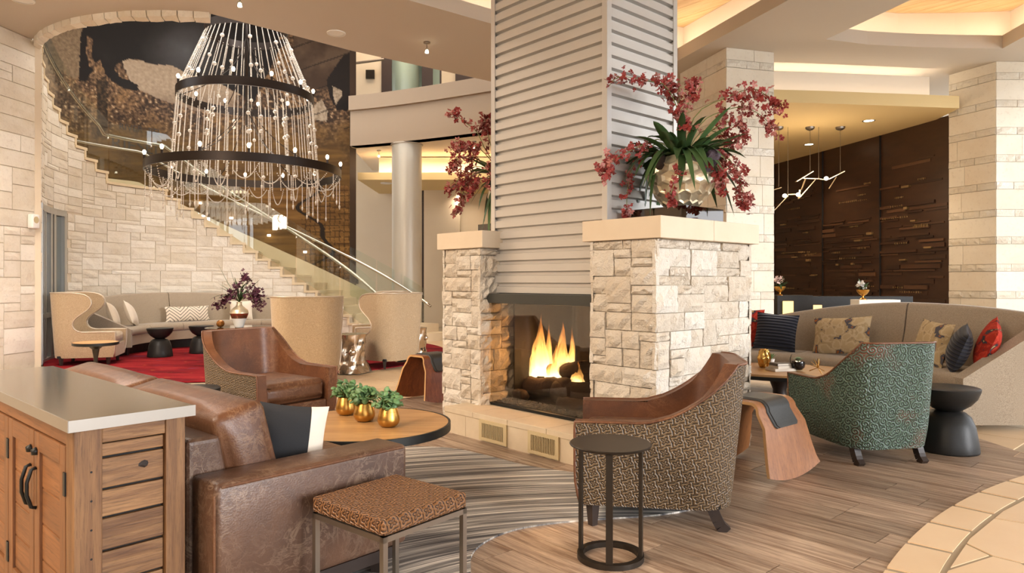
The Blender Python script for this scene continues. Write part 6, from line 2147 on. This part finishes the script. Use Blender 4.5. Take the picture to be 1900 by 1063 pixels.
# recessed downlights of the ochre ceiling
for (px, py, lab) in ((1612, 224, 'recessed downlight at the right of the ochre ceiling'), (1501, 268, 'recessed downlight at the left of the ochre ceiling')):
    Y = FPX * (3.705 - CAMH) / (HORIZ - py); p = Vector(((px - 950) / FPX * Y, Y, 3.705))
    O = thing('recessed_downlight', lab, 'downlight', p, 0, 'recessed downlights')
    MB().lathe([(.075, -.002), (.095, -.006), (.095, 0)], 28, cap=False).build('trim', M['nickel'], O, auto=40)
    MB().lathe([(0, -.001), (.075, -.001)], 28, cap=False).build('lens', M['lampglow'], O)
    d = bpy.data.lights.new('downlight', 'SPOT'); d.energy = 90; d.spot_size = radians(100); d.spot_blend = .6; d.color = (1, .8, .58); d.shadow_soft_size = .06
    l = bpy.data.objects.new('downlight', d); COL.objects.link(l); l.parent = O; l.location = (0, 0, -.03)
# pendant: angled bars on wires
PN = thing('pendant_light', 'angular twig-like brass pendant light on thin wires', 'pendant light', (0, 0, 0))
PY = 11.6
def PP(px, py, dy=0): return point_at(px, py, PY + dy)
for (x, yt, yb) in ((1445, 268, 346), (1462, 262, 365), (1503, 249, 322), (1519, 241, 332), (1559, 227, 324)):
    top = PP(x, yb); top.z = 3.705
    MB().tube([top, PP(x, yb)], .004, 5).build('wire', M['nickel'], PN)
for (x, y) in ((1445, 268), (1503, 249), (1559, 227)):
    q = PP(x, 300); q.z = 3.705
    MB().lathe([(0, 0), (.075, 0), (.07, -.03), (.04, -.05), (0, -.055)], 20, q, False).build('canopy', M['nickel'], PN, auto=45)
M['brass'] = simple('satin brass', srgb(200, 176, 140), .3, .85)
for (a, c, w) in (((1477, 337), (1508, 318), .05), ((1490, 331), (1520, 332), .03), ((1520, 332), (1533, 334), .02), ((1536, 333), (1566, 318), .05), ((1552, 328), (1538, 350), .035), ((1495, 331), (1487, 352), .03), ((1513, 333), (1484, 366), .03), ((1484, 360), (1462, 361), .018), ((1462, 363), (1437, 390), .045), ((1450, 348), (1430, 354), .04), ((1484, 352), (1482, 368), .03)):
    MB().bar(PP(*a), PP(*c, .05), w, .012).build('arm', M['brass'], PN)
for (x, y) in ((1533, 331), (1456, 363), (1481, 361)):
    q = PP(x, y, -.03)
    MB().lathe([(0, -.035), (.03, -.02), (.035, 0), (.03, .02), (0, .035)], 12, q, False).build('lamp', M['bulb'], PN, smooth=True)

pl = bpy.data.lights.new('pendant_glow', 'POINT'); pl.energy = 42; pl.color = (1, .76, .5); pl.shadow_soft_size = .25
plo = bpy.data.objects.new('pendant_glow', pl); COL.objects.link(plo); plo.parent = PN; plo.location = PP(1495, 350, -.3)

# ---- service counter with urns behind the grey sofa
SC = thing('service_counter', 'black stone service counter with a lit amber niche behind the grey sofa', 'counter', (0, 0, 0))
a, c = point_at(1436, 548, 9.9), point_at(1502, 548, 9.9)
MB().box(((a.x + c.x) / 2 + .05, 10.1, a.z / 2), (c.x - a.x, .4, a.z)).build('body', simple('black granite', srgb(26, 24, 23), .5, spec=.2, col2=srgb(58, 56, 54), scale=120), SC)
MB().box(((a.x + c.x) / 2 + .9, 10.3, a.z / 2 - .01), (1.9, .35, a.z - .02)).build('body', M['blackmatte'], SC)
q0, q1 = point_at(1453, 575, 9.88), point_at(1472, 560, 9.88)
MB().box(((q0.x + q1.x) / 2, 9.885, (q0.z + q1.z) / 2 - .05), (q1.x - q0.x, .02, q1.z - q0.z + .12)).build('lit_niche', M['amber'], SC)
q0 = point_at(1518, 566, 10.1)
MB().box((q0.x, 10.12, q0.z - .08), (.12, .02, .16)).build('lit_niche', M['amber'], SC)
q0 = point_at(1610, 556, 9.3)
LP = tag(MB().box((q0.x + .15, 9.4, q0.z / 2), (.55, .25, q0.z)).build('white_pedestal', M['white'], bevel=.004), 'white pedestal ledge behind the grey sofa back', 'pedestal')
def urn(px, py, Y, lab, seed, mat_fl):
    p = point_at(px, py, Y)
    O = thing('gold_urn', lab, 'planter', p, 0, 'gold footed urns behind the sofa')
    MB().lathe([(0, 0), (.045, 0), (.045, .008), (.012, .03), (.012, .05), (.05, .075), (.075, .11), (.08, .135), (.07, .13), (0, .12)], 24, cap=False).build('urn', M['gold'], O, auto=50)
    rng = random.Random(seed)
    for k in range(24):
        a = rng.uniform(0, 2 * pi)
        o = leaf_mesh(rng.uniform(.08, .16), .016, rng.choice([.2, .7, 1.3])).build('leaf', M['leaf'], O, smooth=True); o.location = (0, 0, .125); o.rotation_euler = (0, rng.uniform(-.8, .1), a)
    m = MB()
    for k in range(22):
        c = Vector((rng.gauss(-.02, .03), rng.gauss(0, .03), .21 + rng.gauss(0, .025))); flower(m, c, .03, rng)
    tag(m.build('blossoms', mat_fl, O), kind='stuff')
M['palepink'] = simple('pale pink petals', srgb(232, 206, 200), .7)
urn(1447, 549, 9.95, 'gold urn of pink flowers on the black counter', 3, M['palepink'])
urn(1601, 556, 9.38, 'gold urn of white flowers and greenery on the white ledge', 4, M['white'])
# small white hook on the far face of the near pier
p = fp_w(1.085, .40, 1.50)
# wall plaque by the stair foot
q = point_at(657, 521, 18.08)
tag(MB().box((q.x, 18.09, q.z), (.22, .02, .16)).build('wall_plaque', M['bronze']), 'small dark plaque on the wall beyond the stair glass', 'sign')
